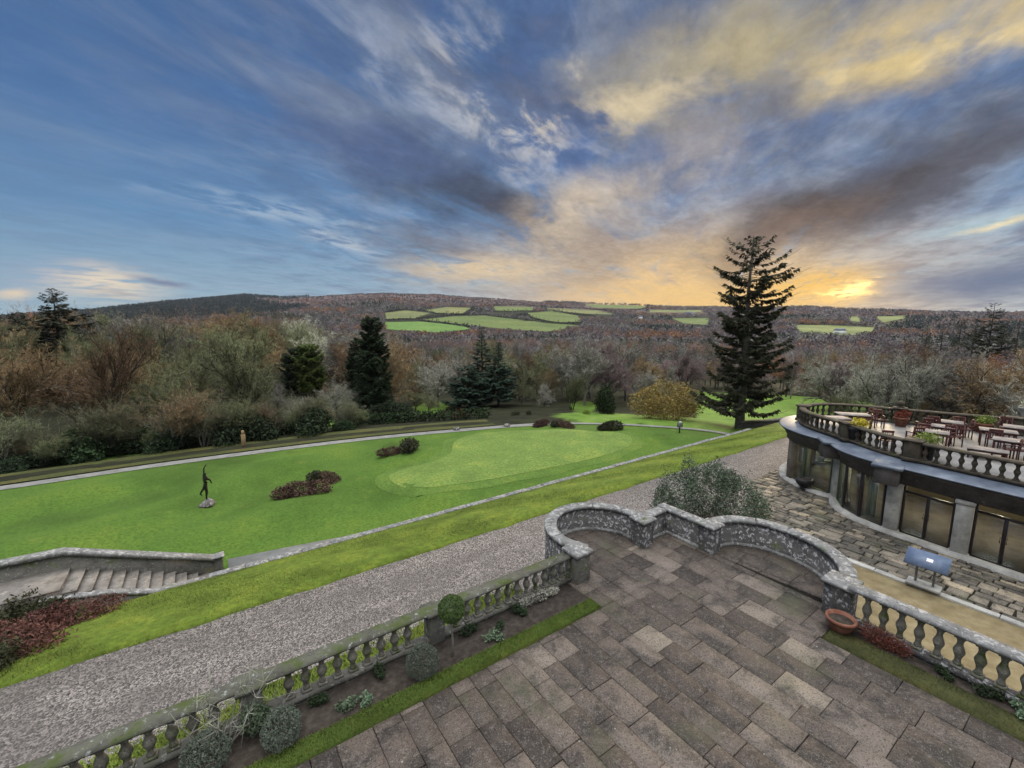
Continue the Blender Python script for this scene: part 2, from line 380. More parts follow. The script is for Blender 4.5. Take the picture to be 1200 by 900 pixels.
def slab_mat(name, cols, spots=0.5, stain=(0.02, 0.018, 0.016)):
    m, t, b = new_mat(name)
    v = world_pos(t)
    at = t.nodes.new('ShaderNodeAttribute'); at.attribute_name = 'tint'
    c = ramp_node(t, cols, at.outputs['Fac'])
    n = noise_node(t, v, 1.3, 9, 0.72, 0.5)
    c = mixc(t, maprange(t, n, 0.44, 0.64, 0, 0.8), c, stain)
    n2 = noise_node(t, v, 9, 8, 0.8)
    c = mixc(t, maprange(t, n2, 0.5, 0.66, 0, 0.5), c, (0.23, 0.205, 0.18))
    n4 = noise_node(t, v, 26, 5, 0.8)
    c = mixc(t, maprange(t, n4, 0.50, 0.62, 0, 0.85), c, (0.016, 0.014, 0.011))
    n6 = noise_node(t, v, 42, 4, 0.75)
    c = mixc(t, maprange(t, n6, 0.58, 0.67, 0, 0.75), c, (0.34, 0.31, 0.28))
    n5 = noise_node(t, v, 0.7, 5, 0.6)
    c = mixc(t, maprange(t, n5, 0.52, 0.72, 0, 0.5), c, (0.07, 0.075, 0.04))
    vo = t.nodes.new('ShaderNodeTexVoronoi'); vo.inputs['Scale'].default_value = 5.0; t.links.new(v, vo.inputs['Vector'])
    n3 = noise_node(t, v, 30, 3)
    ad = t.nodes.new('ShaderNodeMath'); ad.operation = 'MULTIPLY_ADD'; t.links.new(n3, ad.inputs[0]); ad.inputs[1].default_value = 0.2; t.links.new(vo.outputs['Distance'], ad.inputs[2])
    sp = t.nodes.new('ShaderNodeSeparateColor'); t.links.new(vo.outputs['Color'], sp.inputs[0])
    mu = t.nodes.new('ShaderNodeMath'); mu.operation = 'MULTIPLY'
    t.links.new(maprange(t, ad.outputs[0], 0.21, 0.11), mu.inputs[0]); t.links.new(maprange(t, sp.outputs[1], 0.6, 0.95, 0, spots), mu.inputs[1])
    c = mixc(t, mu.outputs[0], c, (0.5, 0.5, 0.46))
    t.links.new(c, b.inputs['Base Color'])
    b.inputs['Roughness'].default_value = 0.72; b.inputs['Specular IOR Level'].default_value = 0.3
    bump(t, b, noise_node(t, v, 9, 7, 0.7), 0.012, 0.6)
    return m
MT['slab'] = slab_mat('york_stone_slab', [(0.0, (0.050, 0.039, 0.032)), (0.4, (0.094, 0.073, 0.059)), (0.78, (0.138, 0.110, 0.090)), (0.93, (0.19, 0.157, 0.13)), (1.0, (0.25, 0.21, 0.16))], 0.6)
MT['rough_slab'] = slab_mat('rough_flagstone', [(0.0, (0.07, 0.065, 0.055)), (0.4, (0.14, 0.125, 0.10)), (0.75, (0.24, 0.21, 0.165)), (1.0, (0.40, 0.33, 0.23))], 0.4)
MT['joint'] = mat('joint', [(0.3, (0.010, 0.009, 0.007)), (0.7, (0.025, 0.024, 0.016))], 3, 4, 0.95)

gm, gt, gb = new_mat('window_glass')
gt.nodes.remove(gb)
tr = gt.nodes.new('ShaderNodeBsdfTransparent'); tr.inputs[0].default_value = (0.78, 0.82, 0.78, 1)
gl = gt.nodes.new('ShaderNodeBsdfGlossy'); gl.inputs['Roughness'].default_value = 0.02; gl.inputs[0].default_value = (0.8, 0.85, 0.9, 1)
ge = gt.nodes.new('ShaderNodeNewGeometry')
def gmath(op, a, b_=None):
    n = gt.nodes.new('ShaderNodeMath'); n.operation = op
    for v, k in ((a, 0), (b_, 1)):
        if v is None: continue
        if isinstance(v, (int, float)): n.inputs[k].default_value = v
        else: gt.links.new(v, n.inputs[k])
    return n
dt = gt.nodes.new('ShaderNodeVectorMath'); dt.operation = 'DOT_PRODUCT'; gt.links.new(ge.outputs['Normal'], dt.inputs[0]); gt.links.new(ge.outputs['Incoming'], dt.inputs[1])
fr = gmath('MULTIPLY_ADD', gmath('POWER', gmath('SUBTRACT', 1.0, gmath('ABSOLUTE', dt.outputs['Value']).outputs[0]).outputs[0], 5.0).outputs[0], 0.9); fr.inputs[2].default_value = 0.045
ms = gt.nodes.new('ShaderNodeMixShader')
gt.links.new(fr.outputs[0], ms.inputs[0]); gt.links.new(tr.outputs[0], ms.inputs[1]); gt.links.new(gl.outputs[0], ms.inputs[2])
gt.links.new(ms.outputs[0], gt.nodes['Material Output'].inputs[0])
MT['glass'] = gm
em, et, eb = new_mat('lit_tube')
eb.inputs['Emission Color'].default_value = (1, 0.95, 0.85, 1); eb.inputs['Emission Strength'].default_value = 4.0
MT['lit'] = em

# foliage and twigs
MT['tw_brown'] = foliage('twigs_brown', (0.23, 0.16, 0.088))
MT['tw_olive'] = foliage('twigs_olive', (0.19, 0.205, 0.105))
MT['tw_grey'] = foliage('twigs_grey', (0.27, 0.262, 0.22))
MT['tw_pale'] = foliage('twigs_pale', (0.40, 0.40, 0.31))
MT['tw_purple'] = foliage('twigs_purple', (0.205, 0.15, 0.15))
MT['tw_rust'] = foliage('leaves_rust', (0.31, 0.145, 0.05))
MT['fir'] = foliage('fir_needles', (0.042, 0.048, 0.025), 0.5, 0.8, 0.15)
MT['cypress'] = foliage('cypress_foliage', (0.03, 0.05, 0.022), 0.5, 0.8, 0.2)
MT['bright_cypress'] = foliage('bright_cypress_foliage', (0.085, 0.12, 0.025), 0.3, 0.8, 0.1)
MT['cedar'] = foliage('cedar_foliage', (0.035, 0.062, 0.04), 0.45, 0.8, 0.2)
MT['evergreen'] = foliage('evergreen_leaves', (0.028, 0.042, 0.02), 0.5, 1.2, 0.35)
MT['willow'] = foliage('yellow_willow', (0.29, 0.225, 0.07), 0.35, 0.8, 0.1)
MT['olive'] = foliage('olive_leaves', (0.11, 0.15, 0.10), 0.4, 1.5, 0.1)
MT['box'] = foliage('box_leaves', (0.12, 0.145, 0.11), 0.4, 3.0, 0.25)
MT['topiary'] = foliage('topiary_leaves', (0.075, 0.11, 0.035), 0.35, 3.0, 0.1)
MT['sage'] = foliage('sage_leaves', (0.13, 0.18, 0.11), 0.4, 4.0, 0.25)
MT['heather'] = foliage('heather', (0.095, 0.058, 0.045), 0.6, 1.6, 0.25)
MT['dark_heather'] = foliage('dark_heather', (0.05, 0.055, 0.028), 0.6, 1.6, 0.2)
MT['hedge_leaf'] = foliage('hedge_leaves', (0.03, 0.035, 0.02), 0.5, 0.1, 0.2)
MT['red_shrub'] = foliage('red_twigs', (0.125, 0.06, 0.048), 0.55, 1.6, 0.3)
MT['red_leaf'] = foliage('red_leaves', (0.26, 0.045, 0.04), 0.4, 2.0, 0.1)
MT['rust_plant'] = foliage('rusty_plant', (0.16, 0.065, 0.038), 0.4, 4.0, 0.1)
MT['ivy'] = foliage('ivy', (0.03, 0.05, 0.02), 0.5, 1.2, 0.2)
MT['lime_shrub'] = foliage('lime_shrub', (0.17, 0.22, 0.035), 0.4, 1.5, 0.1)
MT['yellow_flower'] = foliage('yellow_flowers', (0.42, 0.33, 0.03), 0.4, 5, 0.1)
MT['pot_red'] = foliage('pot_red_flowers', (0.17, 0.05, 0.03), 0.4, 5, 0.1)
MT['pot_green'] = foliage('pot_grass', (0.20, 0.25, 0.06), 0.4, 5, 0.1)
MT['blade'] = foliage('grass_blades', (0.10, 0.15, 0.03), 0.5, 0.8, 0.0)
MT['moss_blade'] = foliage('mossy_blades', (0.085, 0.095, 0.035), 0.5, 0.8, 0.0)
MT['bank_blade'] = foliage('bank_blades', (0.18, 0.22, 0.045), 0.5, 0.6, 0.0)

# ------------------------------------------------------------------ mesh helpers
class MB:
    def __init__(s): s.v, s.f, s.n = [], [], 0
    def add(s, v, f):
        v = np.asarray(v, float).reshape(-1, 3)
        s.v.append(v); s.f += [tuple(int(i) + s.n for i in q) for q in f]; s.n += len(v); return s
    def box(s, x0, x1, y0, y1, z0, z1):
        v = [(x, y, z) for z in (z0, z1) for x, y in ((x0, y0), (x1, y0), (x1, y1), (x0, y1))]
        return s.add(v, [(3, 2, 1, 0), (4, 5, 6, 7), (0, 1, 5, 4), (1, 2, 6, 5), (2, 3, 7, 6), (3, 0, 4, 7)])
    def bevbox(s, cx, cy, sx, sy, z0, z1, b=0.02, ang=0.0):
        pr = [(sx - b, sy - b, z0), (sx, sy, z0 + b), (sx, sy, z1 - b), (sx - b, sy - b, z1)]
        v, c, q = [], math.cos(ang), math.sin(ang)
        for ax, ay, z in pr:
            for u, w in ((-ax / 2, -ay / 2), (ax / 2, -ay / 2), (ax / 2, ay / 2), (-ax / 2, ay / 2)):
                v.append((cx + u * c - w * q, cy + u * q + w * c, z))
        f = [(3, 2, 1, 0), (12, 13, 14, 15)]
        for k in range(3):
            for j in range(4):
                a, b2 = k * 4 + j, k * 4 + (j + 1) % 4
                f.append((a, b2, b2 + 4, a + 4))
        return s.add(v, f)
    def tube(s, pts, rad, n=6, cap=True):
        pts = np.asarray(pts, float); m = len(pts)
        tg = np.gradient(pts, axis=0); tg /= np.linalg.norm(tg, axis=1)[:, None] + 1e-9
        ref = np.array([0, 0, 1.0]) if abs(tg[0][2]) < 0.9 else np.array([1.0, 0, 0])
        u = np.cross(tg, ref); u /= np.linalg.norm(u, axis=1)[:, None] + 1e-9
        w = np.cross(tg, u)
        a = np.arange(n) * 2 * math.pi / n
        rad = np.broadcast_to(np.asarray(rad, float), (m,))
        v = (pts[:, None] + rad[:, None, None] * (np.cos(a)[None, :, None] * u[:, None] + np.sin(a)[None, :, None] * w[:, None])).reshape(-1, 3)
        f = [(k * n + j, k * n + (j + 1) % n, (k + 1) * n + (j + 1) % n, (k + 1) * n + j) for k in range(m - 1) for j in range(n)]
        if cap: f += [tuple(range(n - 1, -1, -1)), tuple((m - 1) * n + j for j in range(n))]
        return s.add(v, f)
    def lathe(s, prof, cx=0, cy=0, z0=0, n=12):
        v = [(cx + r * math.cos(2 * math.pi * j / n), cy + r * math.sin(2 * math.pi * j / n), z0 + z) for r, z in prof for j in range(n)]
        m = len(prof)
        f = [(k * n + j, k * n + (j + 1) % n, (k + 1) * n + (j + 1) % n, (k + 1) * n + j) for k in range(m - 1) for j in range(n)]
        f += [tuple(range(n - 1, -1, -1)), tuple((m - 1) * n + j for j in range(n))]
        return s.add(v, f)
    def prism(s, poly, z0, z1):
        n = len(poly)
        zz0 = z0 if hasattr(z0, '__len__') else [z0] * n
        zz1 = z1 if hasattr(z1, '__len__') else [z1] * n
        v = [(p[0], p[1], z) for p, z in zip(poly, zz0)] + [(p[0], p[1], z) for p, z in zip(poly, zz1)]
        return s.add(v, [tuple(range(n - 1, -1, -1)), tuple(range(n, 2 * n))] + [(i, (i + 1) % n, n + (i + 1) % n, n + i) for i in range(n)])
    def sweep(s, path, sect, closed=False, z=0.0):
        """sect: list of (offset to the left of travel, height)."""
        p = np.asarray(path, float)[:, :2]; m = len(p)
        t = np.gradient(p, axis=0)
        if closed: t = np.roll(p, -1, 0) - np.roll(p, 1, 0)
        t /= np.linalg.norm(t, axis=1)[:, None] + 1e-9
        nl = np.stack([-t[:, 1], t[:, 0]], 1)
        k = len(sect)
        zz = np.broadcast_to(np.asarray(z, float), (m,))
        v = [(p[i][0] + nl[i][0] * o, p[i][1] + nl[i][1] * o, zz[i] + h) for i in range(m) for o, h in sect]
        f = []
        for i in range(m if closed else m - 1):
            a, b = i * k, ((i + 1) % m) * k
            f += [(a + j, a + (j + 1) % k, b + (j + 1) % k, b + j) for j in range(k)]
        if not closed: f += [tuple(range(k - 1, -1, -1)), tuple((m - 1) * k + j for j in range(k))]
        return s.add(v, f)
    def quads(s, q):
        q = np.asarray(q, float); n = q.shape[0]; k = q.shape[1]
        idx = (np.arange(n * k).reshape(n, k) + s.n)
        s.v.append(q.reshape(-1, 3)); s.f += idx.tolist(); s.n += n * k
        return s
    def mesh(s, name):
        me = bpy.data.meshes.new(name)
        v = np.concatenate(s.v) if s.v else np.zeros((0, 3))
        ln = np.fromiter((len(f) for f in s.f), int, len(s.f))
        fl = np.fromiter((i for f in s.f for i in f), int, int(ln.sum()))
        me.vertices.add(len(v)); me.vertices.foreach_set('co', v.ravel())
        me.loops.add(len(fl)); me.loops.foreach_set('vertex_index', fl)
        me.polygons.add(len(ln))
        me.polygons.foreach_set('loop_start', np.concatenate([[0], np.cumsum(ln)[:-1]]))
        me.polygons.foreach_set('loop_total', ln)
        me.update(calc_edges=True); me.validate()
        return me
    def build(s, name, m, parent=None, smooth=False):
        return link(s.mesh(name), name, m, parent, smooth)
def link(me, name, m, parent=None, smooth=False):
    if m is not None and not me.materials: me.materials.append(MT[m] if isinstance(m, str) else m)
    if smooth: me.polygons.foreach_set('use_smooth', np.ones(len(me.polygons), bool))
    o = bpy.data.objects.new(name, me); COL.objects.link(o)
    if parent is not None: o.parent = parent
    return o
def big_mesh(name, verts, nper, mats, face_tint=None):
    """Many loose faces of nper corners each, straight from an array (n, nper, 3)."""
    n = verts.shape[0]
    me = bpy.data.meshes.new(name)
    me.vertices.add(n * nper); me.vertices.foreach_set('co', verts.reshape(-1).astype(np.float32))
    me.loops.add(n * nper); me.loops.foreach_set('vertex_index', np.arange(n * nper))
    me.polygons.add(n)
    me.polygons.foreach_set('loop_start', np.arange(n) * nper); me.polygons.foreach_set('loop_total', np.full(n, nper))
    if face_tint is not None:
        at = me.color_attributes.new('tint', 'FLOAT_COLOR', 'POINT')
        c = np.ones((n, nper, 4), np.float32); c[:, :, :3] = face_tint[:, None, :]
        at.data.foreach_set('color', c.reshape(-1))
    me.update(calc_edges=True)
    for q in mats: me.materials.append(MT[q] if isinstance(q, str) else q)
    return me
def tag(o, label=None, cat=None, group=None, kind=None):
    for k, v in (('label', label), ('category', cat), ('group', group), ('kind', kind)):
        if v: o[k] = v
    return o
def thing(name, label, cat, loc=(0, 0, 0), rz=0.0, group=None):
    o = bpy.data.objects.new(name, None); o.empty_display_size = 0.2
    o.location = loc; o.rotation_euler = (0, 0, rz); COL.objects.link(o)
    return tag(o, label, cat, group)
def struct(name, mb, m, smooth=False):
    return tag(mb.build(name, m, None, smooth), kind='structure')
def kids(o, table={}):
    return [c for c in bpy.data.objects if c.parent == o]
def dup(parts, root, loc, rz, sc, label, group):
    """A copy of a thing (root) with a copy of each of its parts, none of them nested deeper."""
    r = root.copy(); COL.objects.link(r)
    r.location = loc; r.rotation_euler = (0, 0, rz); r.scale = sc if hasattr(sc, '__len__') else (sc, sc, sc)
    if label: r['label'] = label
    if group: r['group'] = group
    for p in parts:
        c = p.copy(); COL.objects.link(c); c.parent = r
    return r
def spline(pts, n=8, closed=False):
    p = np.asarray(pts, float); m = len(p); out = []
    for i in range(m if closed else m - 1):
        if closed: a, b, c, d = p[(i - 1) % m], p[i], p[(i + 1) % m], p[(i + 2) % m]
        else: a, b, c, d = p[max(i - 1, 0)], p[i], p[i + 1], p[min(i + 2, m - 1)]
        for k in range(n):
            t = k / n
            out.append(0.5 * (2 * b + (c - a) * t + (2 * a - 5 * b + 4 * c - d) * t * t + (3 * b - a - 3 * c + d) * t ** 3))
    if not closed: out.append(p[-1])
    return np.array(out)
def walk(path, step, start=0.0):
    """Points every step metres along a path, with the heading there."""
    p = np.asarray(path, float)[:, :2]; sg = np.linalg.norm(np.diff(p, axis=0), axis=1); cum = np.concatenate([[0], np.cumsum(sg)])
    out = []; s = start
    while s <= cum[-1]:
        i = min(np.searchsorted(cum, s, 'right') - 1, len(sg) - 1); t = (s - cum[i]) / (sg[i] + 1e-9)
        q = p[i] + (p[i + 1] - p[i]) * t; d = p[i + 1] - p[i]
        out.append((q[0], q[1], math.atan2(d[1], d[0]), s)); s += step
    return out

# ================================================================== LARGE STRUCTURE: terrain
def photo_dir(px, py):
    d = F_DIR + R_DIR * (px - 600) / FPX - U_DIR * (py - 450) / FPX
    return d
def on_plane(px, py, z):
    d = photo_dir(px, py); t = (z - EYE) / d[2]
    return np.array([0, 0, EYE]) + t * d
LAWN_Z = -3.6
PATH_PTS = [(-40, 42.5), (-25, 42.3), (-11.39, 41.6), (-2.59, 41.5), (9.56, 40.3), (18.6, 38.3), (28.7, 35.1), (34, 31.3), (36.9, 28.2), (39.2, 25.2), (40.2, 22.6), (39.9, 21.3)]
PATH = spline(PATH_PTS, 8)
_paz = np.degrees(np.arctan2(PATH @ R_DIR[:2], PATH @ H_DIR[:2])); _pr = np.linalg.norm(PATH, axis=1)
_o = np.argsort(_paz); _paz, _pr = _paz[_o], _pr[_o]
SKY_X = [-900, -300, 0, 100, 200, 290, 330, 400, 450, 520, 600, 650, 750, 800, 900, 950, 1000, 1100, 1200, 1500, 2200]
SKY_Y = [375, 372, 373, 366, 355, 347, 350, 346, 343, 346, 352, 355, 359, 361, 362, 361, 364, 367, 369, 371, 374]
def elev(px, py):
    d = photo_dir(px, py); return math.atan2(d[2], math.hypot(d[0], d[1]))
_saz = [math.degrees(math.atan2((x - 600) / 531.0, 1)) for x in SKY_X]
_sel = [elev(x, y) for x, y in zip(SKY_X, SKY_Y)]
CREST = 1800.0
def terrain(x, y):
    x, y = np.asarray(x, float), np.asarray(y, float)
    r = np.hypot(x, y) + 1e-6
    az_ = np.degrees(np.arctan2(x * R_DIR[0] + y * R_DIR[1], x * H_DIR[0] + y * H_DIR[1]))
    rb = np.interp(az_, _paz, _pr, left=_pr[0], right=50.0)
    rb = np.where(az_ > 38, 50 - np.clip((az_ - 38) / 12, 0, 1) * 12, rb)
    zc = EYE + CREST * np.tan(np.interp(az_, _saz, _sel))
    r8 = EYE - 800 * math.tan(R(1.75))
    ctrl_r = [0, 3, 14, 50, 110, 200, 480, 760]
    ctrl_z = [-3.62, -3.62, -5.4, -8.4, -14.5, -24, -27.5, r8]
    dr = r - rb
    z = np.interp(dr, ctrl_r, ctrl_z)
    far = np.clip((r - (rb + 760)) / (CREST - rb - 760), 0, 1)
    z = np.where(dr > 760, r8 + (zc - r8) * (far * 0.65 + 0.35 * far * far * (3 - 2 * far)), z)
    z = np.where(r > CREST, zc - (r - CREST) * 0.04, z)
    lb = np.clip((-16 - az_) / 12, 0, 1); lb = lb * lb * (3 - 2 * lb)
    z = z + lb * 15.0 * np.exp(-((dr - 150) / 85.0) ** 2) * np.clip((dr - 8) / 50, 0, 1)
    w = np.clip((dr - 6) / 60, 0, 1)
    z = z + w * (0.5 * np.sin(x / 17.0) * np.sin(y / 23.0) + 0.9 * np.sin(x / 61 + 1) * np.cos(y / 53)) * np.where(r > 600, 2.2, 1.0)
    return z
def tz(x, y): return float(terrain(x, y))
_rs = np.concatenate([np.arange(20, 140, 4), np.arange(140, 500, 12), np.arange(500, 1800, 20)])
def on_terrain(px, py):
    """Where the sight line through a photo pixel meets the hillside."""
    d = photo_dir(px, py); hx = math.hypot(d[0], d[1])
    q = d[None, :2] / hx * _rs[:, None]
    h = EYE + d[2] / hx * _rs - terrain(q[:, 0], q[:, 1])
    i = np.where(h < 0)[0]
    k = i[0] if len(i) else len(_rs) - 1
    if k > 0 and len(i):
        t = h[k - 1] / (h[k - 1] - h[k]); p = q[k - 1] + (q[k] - q[k - 1]) * t
    else: p = q[k]
    return np.array([p[0], p[1], tz(*p)])
def polar(px, r):
    a = math.atan2((px - 600) / 531.0, 1)
    return (H_DIR * math.cos(a) + R_DIR * math.sin(a))[:2] * r
def height_at(px, r, py):
    """World height seen at photo row py, r metres out."""
    d = photo_dir(px, py); return EYE + d[2] / math.hypot(d[0], d[1]) * r

rr = np.concatenate([[0.5, 10, 20, 30], np.arange(36, 80, 2.0), np.arange(80, 200, 6.0), np.arange(200, 520, 16.0), np.arange(520, 1840, 33.0), [1900, 2050, 2250]])
aa = np.radians(np.concatenate([np.arange(-62, 62, 0.6), np.arange(62, 298, 6.0)]))
gx = rr[:, None] * (np.cos(aa)[None] * H_DIR[0] + np.sin(aa)[None] * R_DIR[0])
gy = rr[:, None] * (np.cos(aa)[None] * H_DIR[1] + np.sin(aa)[None] * R_DIR[1])
gz = terrain(gx, gy)
nr, na = gx.shape
mb = MB()
i, j = np.meshgrid(np.arange(nr - 1), np.arange(na), indexing='ij'); j2 = (j + 1) % na
fc = np.stack([i * na + j, i * na + j2, (i + 1) * na + j2, (i + 1) * na + j], -1).reshape(-1, 4)
mb.v = [np.stack([gx, gy, gz], -1).reshape(-1, 3)]; mb.n = nr * na; mb.f = [tuple(q) for q in fc[:, ::-1].tolist()] + [tuple(range(na))]
# woodland floor far off, meadow near, moorland on the crest
m, t, b = new_mat('valley_ground'); MT['valley'] = m
v = world_pos(t)
nA = noise_node(t, v, 0.02, 5, 0.6); nB = noise_node(t, v, 0.6, 6, 0.7)
ln = t.nodes.new('ShaderNodeVectorMath'); ln.operation = 'LENGTH'; t.links.new(v, ln.inputs[0]); rad = ln.outputs['Value']
meadow = ramp_node(t, [(0.3, (0.08, 0.14, 0.025)), (0.5, (0.12, 0.21, 0.035)), (0.7, (0.17, 0.25, 0.05))], nB)
wood = ramp_node(t, [(0.3, (0.014, 0.017, 0.009)), (0.5, (0.028, 0.028, 0.016)), (0.7, (0.034, 0.044, 0.018))], nB)
moor = ramp_node(t, [(0.3, (0.10, 0.065, 0.06)), (0.5, (0.13, 0.085, 0.075)), (0.7, (0.16, 0.11, 0.09))], nA)
wob = t.nodes.new('ShaderNodeMath'); wob.operation = 'MULTIPLY_ADD'; t.links.new(nA, wob.inputs[0]); wob.inputs[1].default_value = 40; t.links.new(rad, wob.inputs[2])
att = t.nodes.new('ShaderNodeAttribute'); att.attribute_name = 'meadow'
edge_ = t.nodes.new('ShaderNodeMath'); edge_.operation = 'MULTIPLY_ADD'; t.links.new(nB, edge_.inputs[0]); edge_.inputs[1].default_value = 0.5; t.links.new(att.outputs['Fac'], edge_.inputs[2])
c1 = mixc(t, maprange(t, edge_.outputs[0], 0.55, 0.8), wood, meadow)
c2 = mixc(t, maprange(t, rad, 1250, 1500), c1, moor)
t.links.new(c2, b.inputs['Base Color']); b.inputs['Roughness'].default_value = 0.95; b.inputs['Specular IOR Level'].default_value = 0.1
go_ = struct('ground', mb, 'valley', True)
_ga = np.degrees(np.arctan2(gx * R_DIR[0] + gy * R_DIR[1], gx * H_DIR[0] + gy * H_DIR[1])); _gr = np.hypot(gx, gy)
_cov = np.clip((_ga - 21) / 4, 0, 1) * np.clip((43 - _ga) / 5, 0, 1) * (_gr < 112)
for a0_, r0_, w0_, d0_ in ((-24, 58, 2.0, 7), (-41, 54, 1.6, 6), (-44, 50, 1.6, 4), (-10.5, 68, 2.2, 9), (9.3, 66, 1.8, 8), (12, 52, 7, 7), (20, 52, 6, 8)):      # glades seen between the trunks
    _cov = np.maximum(_cov, np.exp(-((_ga - a0_) / w0_) ** 2 - ((_gr - r0_) / d0_) ** 2))
at_ = go_.data.attributes.new('meadow', 'FLOAT', 'POINT'); at_.data.foreach_set('value', _cov.reshape(-1).astype(np.float32))

# ------------------------------------------------------------------ lower lawn, path, putting green
def ribbon(path, w0, w1, z, lift=0.0):
    p = np.asarray(path, float)[:, :2]; tg = np.gradient(p, axis=0); tg /= np.linalg.norm(tg, axis=1)[:, None]
    nl = np.stack([-tg[:, 1], tg[:, 0]], 1); a, c = p + nl * w0, p + nl * w1; k = len(p)
    mb = MB(); v = [(x, y, (z if z is not None else tz(x, y)) + lift) for x, y in np.concatenate([a, c])]
    return mb.add(v, [(i, k + i, k + i + 1, i + 1) for i in range(k - 1)])
GREEN = spline([on_plane(px, py, LAWN_Z)[:2] for px, py in [(456, 566), (470, 576), (500, 578), (540, 573), (590, 564), (640, 553), (690, 542), (728, 531), (741, 523), (730, 514), (690, 509), (640, 507), (590, 508), (553, 513), (533, 524), (528, 537), (510, 547), (475, 556)]], 6, True)
def inside(x, y, poly):
    r_ = np.zeros(np.shape(x), bool); j = len(poly) - 1
    for i in range(len(poly)):
        r_ ^= ((poly[i][1] > y) != (poly[j][1] > y)) & (x < (poly[j][0] - poly[i][0]) * (y - poly[i][1]) / (poly[j][1] - poly[i][1] + 1e-12) + poly[i][0]); j = i
    return r_
def lawn_h(x, y):
    """Relief of the lawn: a raised putting green and soft swells dying out at the edges."""
    x, y = np.atleast_1d(np.asarray(x, float)), np.atleast_1d(np.asarray(y, float))
    d = np.full(x.shape, 1e9); e = np.full(x.shape, 1e9)
    for q in GREEN: d = np.minimum(d, (x - q[0]) ** 2 + (y - q[1]) ** 2)
    for q in PATH: e = np.minimum(e, (x - q[0]) ** 2 + (y - q[1]) ** 2)
    d = np.where(inside(x, y, GREEN), -np.sqrt(d), np.sqrt(d)); e = np.sqrt(e)
    k = np.clip(1 - (d + 0.6) / 2.6, 0, 1); k = k * k * (3 - 2 * k)
    ed = np.clip(np.minimum(e - 0.8, y - np.where((x > -2) & (x < 10), 23.3, 21.5)) / 4, 0, 1)
    sw = 0.20 * np.sin(0.42 * x - 0.75 * y + 1.2) + 0.16 * np.sin(0.2 * x + 0.55 * y) + 0.08 * np.sin(1.1 * x + 0.6 * y)
    return (0.42 * k + (0.25 + sw) * (1 - k)) * ed
xs_, ys_ = np.arange(-40, 40.6, 0.6), np.concatenate([[20.34], np.arange(20.8, 43, 0.45)])
lx, ly = np.meshgrid(xs_, ys_, indexing='ij'); lz = LAWN_Z + lawn_h(lx.ravel(), ly.ravel())
lp = np.array([tuple(q) for q in PATH] + [(39.9, 20.3), (-60, 20.3), (-60, 42.6)])
okv = inside(lx.ravel(), ly.ravel(), lp)
lawn = MB(); nyl = len(ys_)
lawn.v = [np.stack([lx.ravel(), ly.ravel(), lz], 1)]; lawn.n = lx.size
for a_ in range(len(xs_) - 1):
    for b_ in range(nyl - 1):
        q = (a_ * nyl + b_, (a_ + 1) * nyl + b_, (a_ + 1) * nyl + b_ + 1, a_ * nyl + b_ + 1)
        if okv[list(q)].all(): lawn.f.append(q)
lawn.prism([tuple(q) for q in lp][::-1], LAWN_Z - 0.3, LAWN_Z - 0.012)
struct('lawn', lawn, 'lawn', True)
gm_ = MB(); gc_ = GREEN.mean(0); K_, ng = 12, len(GREEN)
gp = np.concatenate([[gc_]] + [gc_ + (GREEN - gc_) * (q / K_) for q in range(1, K_ + 1)])
gz_ = LAWN_Z + lawn_h(gp[:, 0], gp[:, 1]) + 0.05
gm_.add(np.column_stack([gp, gz_]), [(0, 1 + k, 1 + (k + 1) % ng) for k in range(ng)] + [(1 + q * ng + k, 1 + (q + 1) * ng + k, 1 + (q + 1) * ng + (k + 1) % ng, 1 + q * ng + (k + 1) % ng) for q in range(K_ - 1) for k in range(ng)])
go2 = struct('putting_green', gm_, 'green', True)
if go2.data.polygons[0].normal.z < 0: go2.data.flip_normals()
near = PATH[PATH[:, 0] < 30]
struct('garden_path', ribbon(near, -0.5 , 0.5, LAWN_Z, 0.035), 'tarmac')
struct('path', ribbon(PATH[PATH[:, 0] > 27.5], -0.32, 0.32, LAWN_Z, 0.05), 'tarmac')
struct('rough_bank', ribbon(PATH[PATH[:, 0] < 24], 0.7, 5.0, None, 0.09), 'rough')
co_ = MB(); co_p = []
tg_ = np.roll(GREEN, -1, 0) - np.roll(GREEN, 1, 0); tg_ /= np.linalg.norm(tg_, axis=1)[:, None]; nl_ = np.stack([tg_[:, 1], -tg_[:, 0]], 1)
if inside(*(GREEN[0] + nl_[0] * 0.3)[:, None], GREEN)[0]: nl_ = -nl_
for w_ in (-0.3, 0.0, 0.3, 0.6, 0.85):
    q = GREEN + nl_ * (w_ + 0.10 * np.sin(np.arange(ng) * 0.7)[:, None]); co_p.append(np.column_stack([q, LAWN_Z + lawn_h(q[:, 0], q[:, 1]) + (0.035 if w_ < 0.8 else 0.012)]))
co_.add(np.concatenate(co_p), [(a_ * ng + k, a_ * ng + (k + 1) % ng, (a_ + 1) * ng + (k + 1) % ng, (a_ + 1) * ng + k) for a_ in range(4) for k in range(ng)])
cg_ = struct('green_collar', co_, 'collar', True)
if cg_.data.polygons[0].normal.z < 0: cg_.data.flip_normals()
wp = MB()
wl = [(0.2, 20.45), (9, 20.45), (9, 21.9), (5, 22.3), (2.5, 22.75), (0.2, 23.1)]
wp.prism(wl, LAWN_Z - 0.01, LAWN_Z + 0.025); struct('worn_path', wp, 'tarmac')

